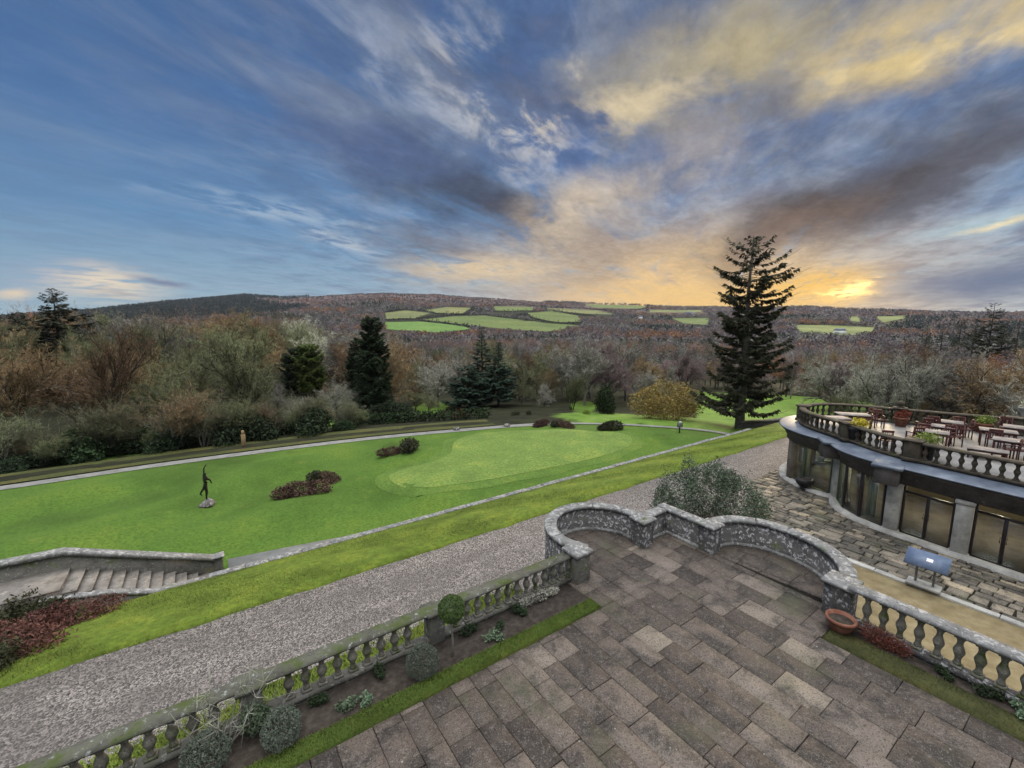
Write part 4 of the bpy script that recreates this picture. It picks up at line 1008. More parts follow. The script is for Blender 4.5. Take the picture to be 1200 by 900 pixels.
# ================================================================== PLANT BUILDERS
def unit(v): return v / (np.linalg.norm(v, axis=-1, keepdims=True) + 1e-9)
def rand_dirs(g, n): return unit(g.normal(size=(n, 3)))
def slivers(p, d, L_, w, g):
    """Thin twig triangles from p along d."""
    s_ = unit(np.cross(d, rand_dirs(g, len(p)))) * (w / 2)[:, None]
    return np.stack([p - s_, p + s_, p + d * L_[:, None]], 1)
def leaves(p, size, g, flat=0.0, aspect=0.6):
    a = rand_dirs(g, len(p)); b = unit(np.cross(a, rand_dirs(g, len(p))))
    if flat: a[:, 2] *= (1 - flat); a = unit(a); b = unit(np.cross(a, rand_dirs(g, len(p))))
    u, w = a * size[:, None] / 2, b * (size * aspect)[:, None] / 2
    return np.stack([p - u, p + w, p + u, p - w], 1)
def bare_tree(name, seed, Ht, spread, form='oak', ntw=5200, tw=(0.35, 1.1), width=0.045, leafy=0.0, ivy=0):
    """(trunk mesh, crown mesh): tapered trunk with limbs; the crown is the haze of fine twigs on them."""
    g = np.random.default_rng(seed); tr = MB(); tips = []
    def branch(p, d, L_, r, lev):
        n = max(3, int(L_ / 0.9) + 1) if lev < 3 else 3
        pts, q, dd = [p], p.copy(), d.copy()
        for i in range(n):
            up = {'oak': 0.05, 'tall': 0.16, 'coppice': 0.12}[form]
            dd = unit(dd + g.normal(size=3) * (0.13 if lev else 0.05) + np.array([0, 0, up if lev else 0.1]))
            q = q + dd * L_ / n; pts.append(q)
        pts = np.array(pts); tr.tube(pts, np.linspace(r, r * 0.5, n + 1), 7 if lev == 0 else 5 if lev < 2 else 3, False)
        if lev >= 2: tips.append((pts, lev))
        if lev >= 3: return
        nb = {0: 9, 1: 5, 2: 3}[lev]
        for k in range(nb):
            f = (0.32 + 0.68 * (k + g.random()) / nb) if lev == 0 else (0.3 + 0.7 * (k + g.random()) / nb)
            i = min(f * n, n - 1e-3); b0 = pts[int(i)] + (pts[int(i) + 1] - pts[int(i)]) * (i % 1)
            t_ = unit(pts[int(i) + 1] - pts[int(i)]); side = unit(np.cross(t_, rand_dirs(g, 1)[0]))
            an = g.uniform(0.5, 1.05) if form == 'oak' else g.uniform(0.3, 0.75)
            nd = unit(t_ * math.cos(an) + side * math.sin(an))
            ll = L_ * (g.uniform(0.5, 0.78) if lev else g.uniform(0.42, 0.62)) * (spread if lev == 0 else 1.0)
            branch(b0, nd, ll, r * (0.5 if lev == 0 else 0.56), lev + 1)
    r0 = Ht * 0.021
    if form == 'coppice':
        for k in range(6):
            a = k * 1.05 + g.random(); branch(np.array([0.3 * math.cos(a), 0.3 * math.sin(a), -0.4]), unit(np.array([math.cos(a) * 0.35, math.sin(a) * 0.35, 1])), Ht * g.uniform(0.6, 0.75), r0 * 0.6, 0 if k < 3 else 1)
    else:
        branch(np.array([0, 0, -0.5]), np.array([g.normal() * .04, g.normal() * .04, 1.0]), Ht * (0.55 if form == 'oak' else 0.72), r0, 0)
    ta = np.concatenate([t_[0] for t_ in tips]); tl = np.concatenate([np.repeat(t_[1], len(t_[0])) for t_ in tips])
    tdir = np.concatenate([unit(np.gradient(t_[0], axis=0)) for t_ in tips])
    i = g.integers(0, len(ta), ntw)
    d = unit(tdir[i] * 0.8 + rand_dirs(g, ntw) * 0.9 + np.array([0, 0, 0.25]))
    L_ = g.uniform(tw[0], tw[1], ntw)
    p = ta[i] + g.normal(size=(ntw, 3)) * 0.16
    tri = slivers(p, d, L_, np.full(ntw, width) * g.uniform(0.6, 1.3, ntw), g)
    half = tri[:ntw // 2]; b0 = half[:, 0] * 0.4 + half[:, 2] * 0.6
    d2 = unit(d[:ntw // 2] + rand_dirs(g, ntw // 2) * 0.9)
    tri = np.concatenate([tri, slivers(b0, d2, L_[:ntw // 2] * 0.6, np.full(ntw // 2, width * 0.8), g)])
    if leafy:
        k = int(ntw * leafy); q = g.integers(0, ntw, k)
        lf = leaves(p[q] + d[q] * L_[q][:, None] * g.random((k, 1)) + g.normal(size=(k, 3)) * 0.1, g.uniform(0.14, 0.34, k), g)
        tri = np.concatenate([tri, lf[:, [0, 1, 2]], lf[:, [0, 2, 3]]])
    top = tri[:, :, 2].max(); sc = Ht / top
    tm = MB(); tm.v, tm.f, tm.n = [np.concatenate(tr.v) * sc], tr.f, tr.n
    return tm.mesh(name + '_trunk'), tri * sc, sc
def crown_mesh(tri, m): return big_mesh('crown', tri, 3, [m])
def conifer(seed, Ht, rad, nbr, m, bm, z0=0.1, droop=0.25, spr=0.6, dens=1.0, gap=0.0, upturn=0.0, rag=0.25, top_sparse=0.0, sag=-0.45):
    """rad: function of 0..1 height giving branch length. Returns trunk mesh, crown mesh."""
    g = np.random.default_rng(seed); tr = MB(); Q = []
    zz = np.linspace(-0.5, Ht, 9); off = np.cumsum(g.normal(size=(9, 2)) * 0.04, 0)
    tr.tube(np.stack([off[:, 0], off[:, 1], zz], 1), np.linspace(Ht * 0.021, 0.03, 9), 8, False)
    for k in range(nbr):
        f = z0 + (1 - z0) * ((k + g.random()) / nbr) ** 1.0
        L_ = max(0.15, rad(f) * g.uniform(1 - rag * 1.6, 1 + rag))
        if g.random() < gap: continue
        a = k * 2.39996 + g.normal() * 0.35; h = np.array([math.cos(a), math.sin(a), 0])
        s_ = np.linspace(0, 1, 6)
        zc_ = f * Ht + L_ * (-droop * s_ + (droop + upturn) * 0.75 * s_ ** 2.4) + (0.25 * L_ * s_ if f > 0.85 else 0)
        bx = np.interp(f * Ht, zz, off[:, 0]); by = np.interp(f * Ht, zz, off[:, 1])
        pts = np.stack([bx + h[0] * L_ * s_, by + h[1] * L_ * s_, zc_], 1)
        tr.tube(pts, np.linspace(0.05 * (1.3 - f) + 0.012, 0.01, 6), 4, False)
        sparse = 1 - top_sparse * max(0, (f - 0.55) / 0.45)
        n = int(L_ * 15 * dens * sparse) + 4
        u = g.uniform(0.18, 1.0, n) ** 0.8; u[:4] = (0.93, 0.96, 0.98, 1.0); c = np.stack([np.interp(u, s_, pts[:, q]) for q in range(3)], 1)
        side = np.cross(h, [0, 0, 1]); sw = g.choice([-1, 1], n) * g.uniform(0.1, 1.0, n)
        wl = (0.10 + 0.28 * L_ * (1 - u) ** 0.6) * (0.55 + 0.45 * sparse)
        d = unit(h[None] * g.uniform(0.3, 0.9, n)[:, None] + side[None] * sw[:, None] + np.array([0, 0, 1]) * g.uniform(sag, 0.12, n)[:, None])
        ln_ = np.minimum(spr, 0.25 + wl) * g.uniform(0.6, 1.2, n)
        wd = unit(np.cross(d, g.normal(size=(n, 3)) * 0.35 + np.array([0, 0, 1.0]))) * (ln_ * g.uniform(0.14, 0.26, n))[:, None]
        b0 = c + side[None] * (sw * wl * 0.5)[:, None]
        Q.append(np.stack([b0 - d * 0.06, b0 + d * ln_[:, None] * 0.45 + wd, b0 + d * ln_[:, None], b0 + d * ln_[:, None] * 0.45 - wd], 1))
    q = np.concatenate(Q)
    return tr.mesh('trunk'), big_mesh('crown', q, 4, [m])
def lumps_mesh(seed, lumps, n, size, m, flat=0.0, aspect=0.6, shell=0.5, spike=0.0, ragged=1.0):
    """Leaf faces through the volume of a few ragged lumps (x, y, z, rx, ry, rz)."""
    g = np.random.default_rng(seed); lu = np.array(lumps, float)
    w = (lu[:, 3] * lu[:, 4] * lu[:, 5]) ** 0.67; w = w / w.sum()
    i = g.choice(len(lu), n, p=w); d = rand_dirs(g, n)
    ph = g.uniform(0, 6.28, (4, 3)); rag = 1 + ragged * 0.16 * np.sin(d @ np.array([5.1, 3.3, 2.2]) + ph[0, 0]) * np.sin(d @ np.array([-2.7, 6.1, 3.9]) + ph[0, 1]) + ragged * 0.1 * np.sin(d @ np.array([9, -7, 11.0]) + ph[1, 0])
    r = (shell + (1 - shell) * g.random(n)) ** 0.6 * rag
    if spike: r = r * np.where(g.random(n) < 0.12, 1 + spike * g.random(n), 1)
    p = lu[i, :3] + d * lu[i, 3:6] * r[:, None]
    p[:, 2] = np.maximum(p[:, 2], 0.01)
    return big_mesh('foliage', leaves(p, g.uniform(size * 0.6, size * 1.4, n), g, flat, aspect), 4, [m])
def plant(name, label, cat, loc, mesh, sc=1.0, rz=0.0, group=None, stem=None, stem_m='dark_bark'):
    """A plant: foliage, with a stem as its part."""
    r = thing(name, label, cat, loc, rz, group)
    r.scale = (sc, sc, sc)
    o = bpy.data.objects.new('foliage', mesh); COL.objects.link(o); o.parent = r
    if stem is None:
        s_ = MB()
        g = np.random.default_rng(abs(hash((round(loc[0] * 7), round(loc[1] * 7)))) % 9999)
        for k in range(5):
            a = g.uniform(0, 6.28); s_.tube([(0.03 * math.cos(a), 0.03 * math.sin(a), -0.12), (0.1 * math.cos(a), 0.1 * math.sin(a), 0.12), (0.2 * math.cos(a), 0.2 * math.sin(a), 0.3)], [0.02, 0.014, 0.008], 5)
        s_.build('stem', stem_m, r)
    else: stem.parent = r
    return r

# ------------------------------------------------------------------ shrubs and small plants of the terrace beds
ball = lumps_mesh(3, [(0, 0, 0.95, 1, 1, 0.98)], 6500, 0.085, 'box', 0, 0.55, 0.9, 0.12, 0.3)
ball2 = lumps_mesh(4, [(0, 0, 0.85, 1.05, 0.95, 0.9), (0.2, 0.1, 0.9, 0.9, 0.9, 0.85)], 6800, 0.085, 'box', 0, 0.55, 0.88, 0.12, 0.35)
plant('box_bush', 'clipped round box bush standing beside the lollipop tree', 'bush', (3.25, 7.95, -0.03), ball, 0.33, 0.3, 'clipped box balls in the bed')
plant('box_bush', 'largest grey green box ball at the edge of the turf strip', 'bush', (0.6, 7.95, -0.03), ball2, 0.33, 1.1, 'clipped box balls in the bed')
plant('box_bush', 'grey green box bush at the bottom edge of the picture left of the leafless rose', 'bush', (-0.5, 8.1, -0.03), ball, 0.34, 2.0, 'clipped box balls in the bed')
lo = lumps_mesh(8, [(0, 0, 0.6, 0.42, 0.42, 0.5), (0.25, 0.1, 0.4, 0.35, 0.3, 0.36)], 1500, 0.1, 'sage', 0, 0.5, 0.5)
plant('shrub', 'loose pale shrub against the balustrade behind the largest box ball', 'shrub', (0.22, 8.4, -0.02), lo, 0.55, 0.2)
root = thing('topiary_tree', 'lollipop topiary with a clipped green ball on a thin pale stem', 'topiary', (3.98, 8.02, -0.02))
s_ = MB(); s_.tube([(0, 0, -0.1), (0.02, 0.01, 0.4), (-0.01, 0, 0.75), (0, 0, 1.0)], [0.03, 0.024, 0.022, 0.02], 7); s_.build('trunk', 'pale_bark', root)
link(lumps_mesh(5, [(0, 0, 1.17, 0.29, 0.29, 0.28)], 6500, 0.034, 'topiary', 0, 0.6, 0.94, 0, 0.15), 'crown', None, root)
tuft = lumps_mesh(6, [(0, 0, 0.12, 0.22, 0.2, 0.14), (0.2, 0.08, 0.1, 0.16, 0.14, 0.12), (-0.15, 0.12, 0.1, 0.14, 0.13, 0.11)], 420, 0.09, 'sage', 0.3, 0.5, 0.3)
tuft2 = lumps_mesh(7, [(0, 0, 0.18, 0.3, 0.22, 0.2), (0.3, 0.0, 0.14, 0.2, 0.2, 0.15)], 520, 0.1, 'evergreen', 0.3, 0.5, 0.3)
for k, (x, y, me_, sc, lb) in enumerate([
    (1.72, 7.98, tuft, 0.7, 'pair of low sage tufts left of the round box bush'), (2.08, 7.92, tuft, 0.55, 'small sage tuft close to the turf strip beside the box bush'),
    (5.05, 7.98, tuft, 0.75, 'pale leafy sage clump in the bare soil right of the lollipop tree'), (5.35, 8.2, tuft2, 0.45, 'dark leafy clump behind the pale sage clump'),
    (6.0, 8.42, tuft2, 0.6, 'dark shrub against the balustrade foot near the corner pier'), (4.6, 8.45, tuft2, 0.6, 'dark low shrub against the balustrade just right of the lollipop tree'),
    (2.5, 8.4, tuft2, 0.55, 'dark leafy plant against the balustrade left of the topiary'), (1.35, 8.4, tuft2, 0.5, 'dark leafy plant below the mossy balusters'),
    (12.15, 1.75, tuft2, 0.5, 'dark green tuft in the right hand bed nearest the red plant'), (12.12, 1.1, tuft2, 0.6, 'dark leafy clump half way along the right hand bed'), (12.1, 0.55, tuft, 0.8, 'pale green leafy clump at the right edge of the picture')]):
    plant('bed_plant', lb, 'plant', (x, y, 0.0), me_, sc, k * 1.3, 'low plants in the terrace beds')
pale = lumps_mesh(17, [(-0.5, 0, 0.22, 0.4, 0.14, 0.2), (0.1, 0, 0.2, 0.45, 0.15, 0.2), (0.6, 0, 0.16, 0.3, 0.14, 0.15)], 1300, 0.055, 'tw_grey', 0, 0.5, 0.4)
plant('shrub', 'silvery low shrub spreading along the balustrade foot by the corner pier', 'shrub', (6.75, 8.45, 0), pale, 0.75, 0)
g = np.random.default_rng(12); tr = MB(); tri = []
for k in range(9):
    a = g.uniform(0, 6.28); p = np.array([0, 0, -0.1]); d = unit(np.array([math.cos(a) * 0.4, math.sin(a) * 0.4, 1.0])); pts = [p]
    for q in range(5): d = unit(d + g.normal(size=3) * 0.2); p = p + d * 0.27; pts.append(p)
    pts = np.array(pts); tr.tube(pts, np.linspace(0.016, 0.005, 6), 5)
    n = 46; i = g.integers(2, 6, n); tri.append(slivers(pts[i], unit(rand_dirs(g, n) + [0, 0, 0.4]), g.uniform(0.1, 0.4, n), np.full(n, 0.009), g))
root = thing('bare_rose', 'leafless twiggy rose bush leaning over the balustrade coping', 'rose bush', (-0.2, 8.3, 0))
tr.build('stem', 'pale_bark', root); o = link(big_mesh('twigs', np.concatenate(tri), 3, ['tw_grey']), 'twigs', None, root)
# terracotta bowl and the red plant beside it
root = thing('flower_pot', 'empty terracotta flower pot on the paving at the end of the curved wall', 'flower pot', (11.95, 3.5, 0.005))
mb = MB(); mb.lathe([(0.17, 0), (0.2, 0.02), (0.27, 0.2), (0.28, 0.26), (0.31, 0.265), (0.32, 0.29), (0.31, 0.34), (0.27, 0.335), (0.25, 0.26), (0.15, 0.23)], n=28); mb.build('pot', 'terracotta', root, True)
mb = MB(); mb.lathe([(0.0, 0.255), (0.25, 0.262), (0.25, 0.24)], n=24); mb.build('soil', 'soil', root)
rp = lumps_mesh(9, [(0, 0, 0.2, 0.24, 0.4, 0.22), (0.0, -0.38, 0.16, 0.18, 0.26, 0.18)], 2600, 0.05, 'rust_plant', 0.0, 0.25, 0.25, 0.4)
plant('red_plant', 'rust red feathery plant between the terracotta pot and the balustrade', 'plant', (12.13, 2.85, 0), rp, 1.0)
# the big grey-green bush outside the bastion
ob = lumps_mesh(10, [(-1.1, 0.3, 1.1, 1.1, 1.0, 1.05), (0.2, 0.2, 1.25, 1.2, 1.1, 1.3), (1.2, -0.5, 1.1, 1.1, 1.0, 1.1), (-0.6, 0.7, 2.05, 0.35, 0.3, 0.75), (0.35, 0, 2.1, 0.6, 0.5, 0.65), (-1.75, 0.3, 0.7, 0.6, 0.6, 0.7), (1.8, -0.9, 0.8, 0.6, 0.6, 0.75), (0.9, -0.2, 1.9, 0.5, 0.4, 0.55)], 15000, 0.13, 'olive', 0, 0.3, 0.45, 0.45)
plant('olive_bush', 'large ragged grey green bush growing outside the curved parapet', 'bush', (17.7, 10.5, -1.5), ob, 0.98, -0.6)

# red and brown planting on the bank by the stairs
rs1 = lumps_mesh(21, [(0, 0, 0.3, 0.8, 0.7, 0.4), (0.6, 0.3, 0.25, 0.6, 0.5, 0.33), (-0.5, -0.3, 0.28, 0.5, 0.6, 0.35)], 2600, 0.11, 'red_shrub', 0, 0.35, 0.3, 0.35)
rs2 = lumps_mesh(22, [(0, 0, 0.35, 0.8, 0.8, 0.45), (0.5, -0.2, 0.5, 0.6, 0.5, 0.42)], 2600, 0.12, 'dark_heather', 0, 0.4, 0.3, 0.3)
for k, (x, y, me_, lb) in enumerate([
    (-3.9, 18.9, rs1, 'red twiggy shrub close under the near stair wall'), (-4.8, 18.3, rs1, 'red brown shrub in the middle of the bed below the stairs'), (-4.9, 17.2, rs1, 'red shrub of the bank bed nearest the gravel drive'),
    (-5.9, 17.4, rs1, 'dark red shrub at the left edge of the bank bed'), (-5.4, 19.2, rs2, 'olive green bush beside the head of the stairs'), (-6.2, 18.9, rs2, 'brown green bush at the left edge beside the stair landing'),
    (-5.3, 16.4, rs2, 'dark brown low bush at the left edge above the gravel'), (-5.2, 19.7, rs2, 'small olive bush overhanging the near stair wall'), (-6.0, 20.0, rs2, 'olive bush hiding the stair landing')]):
    plant('bank_shrub', lb, 'shrub', (x, y, np.interp(y, [15.5, 20], [-1.5, -2.7]) + 0.0), me_, 0.9 + 0.12 * (k % 3), k * 0.9, 'shrubs planted on the bank by the stairs')

# heather mounds on the lawn
hm = lumps_mesh(31, [(0, 0, 0.3, 0.95, 0.7, 0.5), (0.9, 0.3, 0.3, 0.7, 0.6, 0.45), (-0.7, -0.2, 0.2, 0.7, 0.6, 0.36)], 3600, 0.12, 'heather', 0, 0.5, 0.5)
hd = lumps_mesh(32, [(0, 0, 0.35, 0.75, 0.65, 0.5), (0.5, 0.2, 0.35, 0.5, 0.5, 0.42)], 2600, 0.12, 'dark_heather', 0, 0.5, 0.55)
hmid = []
for k, (px, py, me_, sc, lb) in enumerate([
    (351, 583, hm, 1.15, 'rusty brown heather mound, largest of the clump on the open lawn'), (368, 563, hd, 0.75, 'dark rounded mound behind the rusty heather on the open lawn'), (388, 565, hm, 0.7, 'small red brown mound at the right of the clump on the open lawn'),
    (460, 540, hm, 0.75, 'red brown heather mound left of the putting green'), (480, 537, hd, 1.15, 'dark green mound beside the putting green')]):
    p = on_plane(px, py, LAWN_Z); plant('heather', lb, 'shrub', (p[0], p[1], LAWN_Z + float(lawn_h(p[0], p[1])[0])), me_, sc, k * 1.1 - 0.6, 'heather mounds on the lawn')
for k, (px, py, me_, sc, lb) in enumerate([
    (634, 499, hm, 0.8, 'small brown heather mound, leftmost in the bed behind the putting green'), (650, 501, hd, 0.7, 'dark low mound in the heather bed behind the putting green'), (663, 502, hm, 0.8, 'brown pink mound at the right of the heather bed behind the green'), (720, 504, hd, 1.15, 'dark flat evergreen mound near the far right of the green'), (708, 504, hd, 0.8, 'low dark juniper joined to the flat evergreen mound')]):
    p = on_plane(px, py, LAWN_Z); plant('heather', lb, 'shrub', (p[0], p[1], LAWN_Z + float(lawn_h(p[0], p[1])[0])), me_, sc, k * 0.7, 'heather mounds on the lawn')

# ------------------------------------------------------------------ lawn sculpture, posts, sign, urns
p = on_plane(243, 593, LAWN_Z)
root = thing('sculpture', 'slender dark bronze figure with one arm raised on a rough rock in the lawn', 'sculpture', (p[0], p[1], LAWN_Z + float(lawn_h(p[0], p[1])[0])), R(30))
def skin_figure(name, joints, edges, m, parent, sub=2):
    me = bpy.data.meshes.new(name); me.from_pydata([j_[:3] for j_ in joints], edges, [])
    o = bpy.data.objects.new(name, me); COL.objects.link(o)
    md = o.modifiers.new('skin', 'SKIN'); md.use_smooth_shade = True
    for q, j_ in enumerate(joints): me.skin_vertices[0].data[q].radius = (j_[3], j_[3])
    me.skin_vertices[0].data[0].use_root = True
    s = o.modifiers.new('sub', 'SUBSURF'); s.levels = s.render_levels = sub
    dg = bpy.context.evaluated_depsgraph_get(); me2 = bpy.data.meshes.new_from_object(o.evaluated_get(dg)); bpy.data.objects.remove(o)
    me2.materials.clear()
    return link(me2, name, m, parent, True)
J = [(0, 0, 1.15, .10), (0.03, 0, 1.4, .09), (0.0, 0.02, 1.65, .13), (0.02, 0, 1.82, .06), (0.06, 0, 1.98, .09),
     (0.05, 0.0, 0.8, .075), (0.0, 0, 0.5, .045), (0.02, 0, 0.3, .04), (-0.16, 0, 1.0, .07), (-0.3, 0.05, 0.78, .045), (-0.18, 0.05, 0.66, .03),
     (0.05, 0.1, 1.95, .045), (0.08, 0.08, 2.25, .035), (0.22, 0.05, 2.42, .03), (0.24, -0.1, 1.5, .045), (0.3, -0.12, 1.25, .03)]
skin_figure('figure', J, [(0, 1), (1, 2), (2, 3), (3, 4), (0, 5), (5, 6), (6, 7), (0, 8), (8, 9), (9, 10), (2, 11), (11, 12), (12, 13), (2, 14), (14, 15)], 'bronze', root)
mb = MB(); mb.lathe([(0.42, 0), (0.38, 0.1), (0.28, 0.22), (0.16, 0.32), (0.05, 0.36)], n=9); rk = mb.build('rock', 'rock', root)
for v_ in rk.data.vertices: v_.co.x *= 1 + 0.25 * math.sin(v_.co.y * 9 + 1); v_.co.z *= 1 + 0.2 * math.sin(v_.co.x * 7)
p = on_plane(286, 524, -3.75)
root = thing('marker_post', 'short pale timber post on the rough bank beyond the garden path', 'post', (p[0], p[1], tz(p[0], p[1])))
mb = MB(); mb.bevbox(0, 0, 0.32, 0.32, 0, 1.0, 0.03); mb.build('post', 'timber', root); mb = MB(); mb.bevbox(0, 0, 0.2, 0.2, 1.0, 1.35, 0.05); mb.build('cap', 'timber', root)
p = on_plane(796, 508, LAWN_Z)
root = thing('tee_post', 'small dark post with a white topped box at the far edge of the lawn', 'post', (p[0], p[1], LAWN_Z))
mb = MB(); mb.tube([(0, 0, 0), (0, 0, 0.75)], 0.06, 8); mb.build('post', 'frame', root)
mb = MB(); mb.bevbox(0.02, 0, 0.42, 0.34, 0.62, 1.05, 0.03); mb.build('box', 'grey_metal', root); mb = MB(); mb.bevbox(-0.1, -0.12, 0.16, 0.16, 1.05, 1.22, 0.02); mb.build('top', 'white_paint', root)
for px, py, lb in ((594, 500, 'pale rounded stone at the back edge of the putting green'), (535, 504, 'small grey stone by the garden path behind the green')):
    p = on_plane(px, py, LAWN_Z); r_ = thing('stone', lb, 'stone', (p[0], p[1], LAWN_Z + 0.03 + float(lawn_h(p[0], p[1])[0]))); mb = MB(); mb.lathe([(0.32, -.05), (0.34, 0.1), (0.26, 0.24), (0.1, 0.3)], n=9); mb.build('boulder', 'rock', r_)

root = thing('information_board', 'tilted blue information board on two legs and a pale stone base by the paving kerb', 'sign', (18.98, 3.45, -1.43), R(4))
mb = MB(); mb.bevbox(0, 0, 0.5, 0.85, 0, 0.10, 0.02); mb.build('base', 'column', root)
for y in (-0.22, 0.22): mb = MB(); mb.bevbox(0.02, y, 0.06, 0.06, 0.1, 0.86, 0.008); mb.build('leg', 'grey_metal', root)
mb = MB(); c_, s_n = math.cos(R(32)), math.sin(R(32)); w_, d_ = 0.54, 0.33
v_ = []
for t_ in (0, 0.04):
    for a_, b_ in ((-d_, -w_), (d_, -w_), (d_, w_), (-d_, w_)): v_.append((a_ * c_ - t_ * s_n + 0.02, b_, 0.9 + a_ * s_n + t_ * c_))
mb.add(v_, [(3, 2, 1, 0), (4, 5, 6, 7), (0, 1, 5, 4), (1, 2, 6, 5), (2, 3, 7, 6), (3, 0, 4, 7)]); bo = mb.build('board', 'blue_board', root)
mb = MB(); mb.add([(a_ * c_ - 0.044 * s_n + 0.02, b_, 0.9 + a_ * s_n + 0.044 * c_) for a_, b_ in ((-0.05, -0.14), (0.08, -0.14), (0.08, 0.02), (-0.05, 0.02))], [(0, 1, 2, 3)]); mb.build('notice', 'white_paint', bo)
# kerb stones along the sandy path
root = thing('paving_kerb', 'row of pale worn kerb stones between the sandy path and the lower paving', 'kerb', (0, 0, 0))
y = 9.0
while y > -5:
    l_ = random.uniform(0.9, 1.6); mb = MB(); mb.bevbox(18.92 + random.uniform(-.015, .015), y - l_ / 2, 0.24, l_ - 0.02, -1.6, -1.42 + random.uniform(-.01, .01), 0.015); mb.build('kerb_stone', 'column', root); y -= l_
root = thing('urn', 'dark round planter bowl on the paving at the foot of the curved glazing', 'planter', (25.05, 9.55, -1.44))
mb = MB(); mb.lathe([(0.2, 0), (0.2, 0.05), (0.14, 0.1), (0.36, 0.3), (0.42, 0.45), (0.40, 0.55), (0.33, 0.6), (0.28, 0.58), (0.26, 0.5)], n=22); mb.build('bowl', 'black_pot', root, True)
mb = MB(); mb.lathe([(0.0, 0.50), (0.27, 0.52), (0.27, 0.48)], n=20); mb.build('soil', 'soil', root)

# ------------------------------------------------------------------ roof terrace furniture
def table(loc, rz, sx, sy, label, h=0.74):
    r = thing('terrace_table', label, 'table', loc, rz, 'tables on the roof terrace')
    mb = MB(); mb.bevbox(0, 0, sx, sy, h - 0.04, h, 0.012); mb.build('table_top', 'table', r)
    mb = MB(); mb.bevbox(0, 0, sx - 0.12, sy - 0.12, h - 0.12, h - 0.041, 0.008); mb.build('apron', 'wood', r)
    for a in (-1, 1):
        for b_ in (-1, 1): mb = MB(); mb.bevbox(a * (sx / 2 - 0.07), b_ * (sy / 2 - 0.07), 0.055, 0.055, 0, h - 0.042, 0.006); mb.build('leg', 'wood', r)
    return r
def chair(loc, rz, label):
    r = thing('terrace_chair', label, 'chair', loc, rz, 'wooden chairs on the roof terrace')
    mb = MB()
    for k in range(5): mb.bevbox(-0.18 + k * 0.09, 0, 0.075, 0.44, 0.42, 0.45, 0.006)
    mb.build('seat', 'wood', r)
    for a in (-1, 1):
        mb = MB(); mb.bevbox(0.2, a * 0.2, 0.045, 0.045, 0, 0.62, 0.006); mb.build('leg', 'wood', r)
        mb = MB(); mb.tube([(-0.2, a * 0.2, 0), (-0.2, a * 0.2, 0.44), (-0.26, a * 0.2, 0.92)], 0.024, 6); mb.build('leg', 'wood', r)
        mb = MB(); mb.bevbox(0, a * 0.22, 0.48, 0.05, 0.62, 0.65, 0.006); mb.build('arm', 'wood', r)
    mb = MB(); mb.bevbox(-0.255, 0, 0.035, 0.42, 0.82, 0.92, 0.006); mb.bevbox(-0.225, 0, 0.03, 0.42, 0.5, 0.56, 0.006)
    for k in range(5): mb.tube([(-0.222, -0.15 + k * 0.075, 0.54), (-0.255, -0.15 + k * 0.075, 0.84)], 0.02, 4)
    mb.build('backrest', 'wood', r)
    return r
zt = ZF
def top_at(px, py, h=0.74): q = on_plane(px, py, zt + h); return (q[0], q[1], zt)
for px, py, rz, sx, sy, lb in [
    (1000, 485, 0.7, 0.8, 1.5, 'pale topped table farthest left inside the curve of the terrace'), (978, 489, 0.9, 0.8, 1.3, 'pale table close to the front curve of the balustrade beside the yellow planter'),
    (1116, 494, 0.2, 0.8, 0.8, 'small square table in the back row near the far balustrade'), (1105, 499, 0.2, 0.8, 0.8, 'square table just in front of the back row table'), (1093, 505, 0.2, 0.8, 1.1, 'table ringed by dark chairs near the middle planter'),
    (1170, 504, 0.2, 0.8, 1.2, 'table beside the terracotta planter with the grassy plant'), (1190, 516, 0.1, 0.8, 1.3, 'table at the right edge in front of the grey pedestal'), (1192, 500, 0.1, 0.9, 0.9, 'pale table at the right edge nearest the far balustrade')]:
    q = top_at(px, py); table(q, rz, sx, sy, lb)
    
q = top_at(1157, 526, 0.42); table(q, 0.2, 0.7, 1.2, 'low wooden coffee table close to the front balustrade at the right', 0.42)
for px, py, rz, lb in [
    (1110, 507, 2.6, 'dark chair facing the ringed table, nearest the viewer'), (1122, 507, 3.0, 'dark chair at the right hand side of the ringed table'), (1080, 503, 0.2, 'dark chair at the left of the ringed table'), (1072, 507, 0.5, 'chair standing alone left of the ringed table'),
    (1125, 497, 3.2, 'tall backed red brown chair right of the back row table'), (1132, 499, 1.7, 'dark chair between the back row and the terracotta planter'), (1092, 494, 0.1, 'red brown chair left of the back row table'), (1083, 496, 0.4, 'red brown chair left of the front square table'),
    (1022, 486, 2.9, 'dark red chair at the end of the farthest left table'), (1030, 488, 3.4, 'dark red chair beside the red flowered planter'), (1014, 492, 1.6, 'red brown chair in front of the farthest left table'), (1037, 511, 0.3, 'low dark chair by the front balustrade'),
    (1165, 510, 0.0, 'red brown chair in front of the table beside the grassy planter'), (1186, 522, 1.5, 'dark chair in front of the right edge table'), (1196, 523, 1.6, 'dark chair cut by the right edge of the picture'), (1178, 497, 2.9, 'dark chair behind the table beside the grassy planter')]:
    q = top_at(px, py, 0.6); chair(q, rz + 0.3, lb)
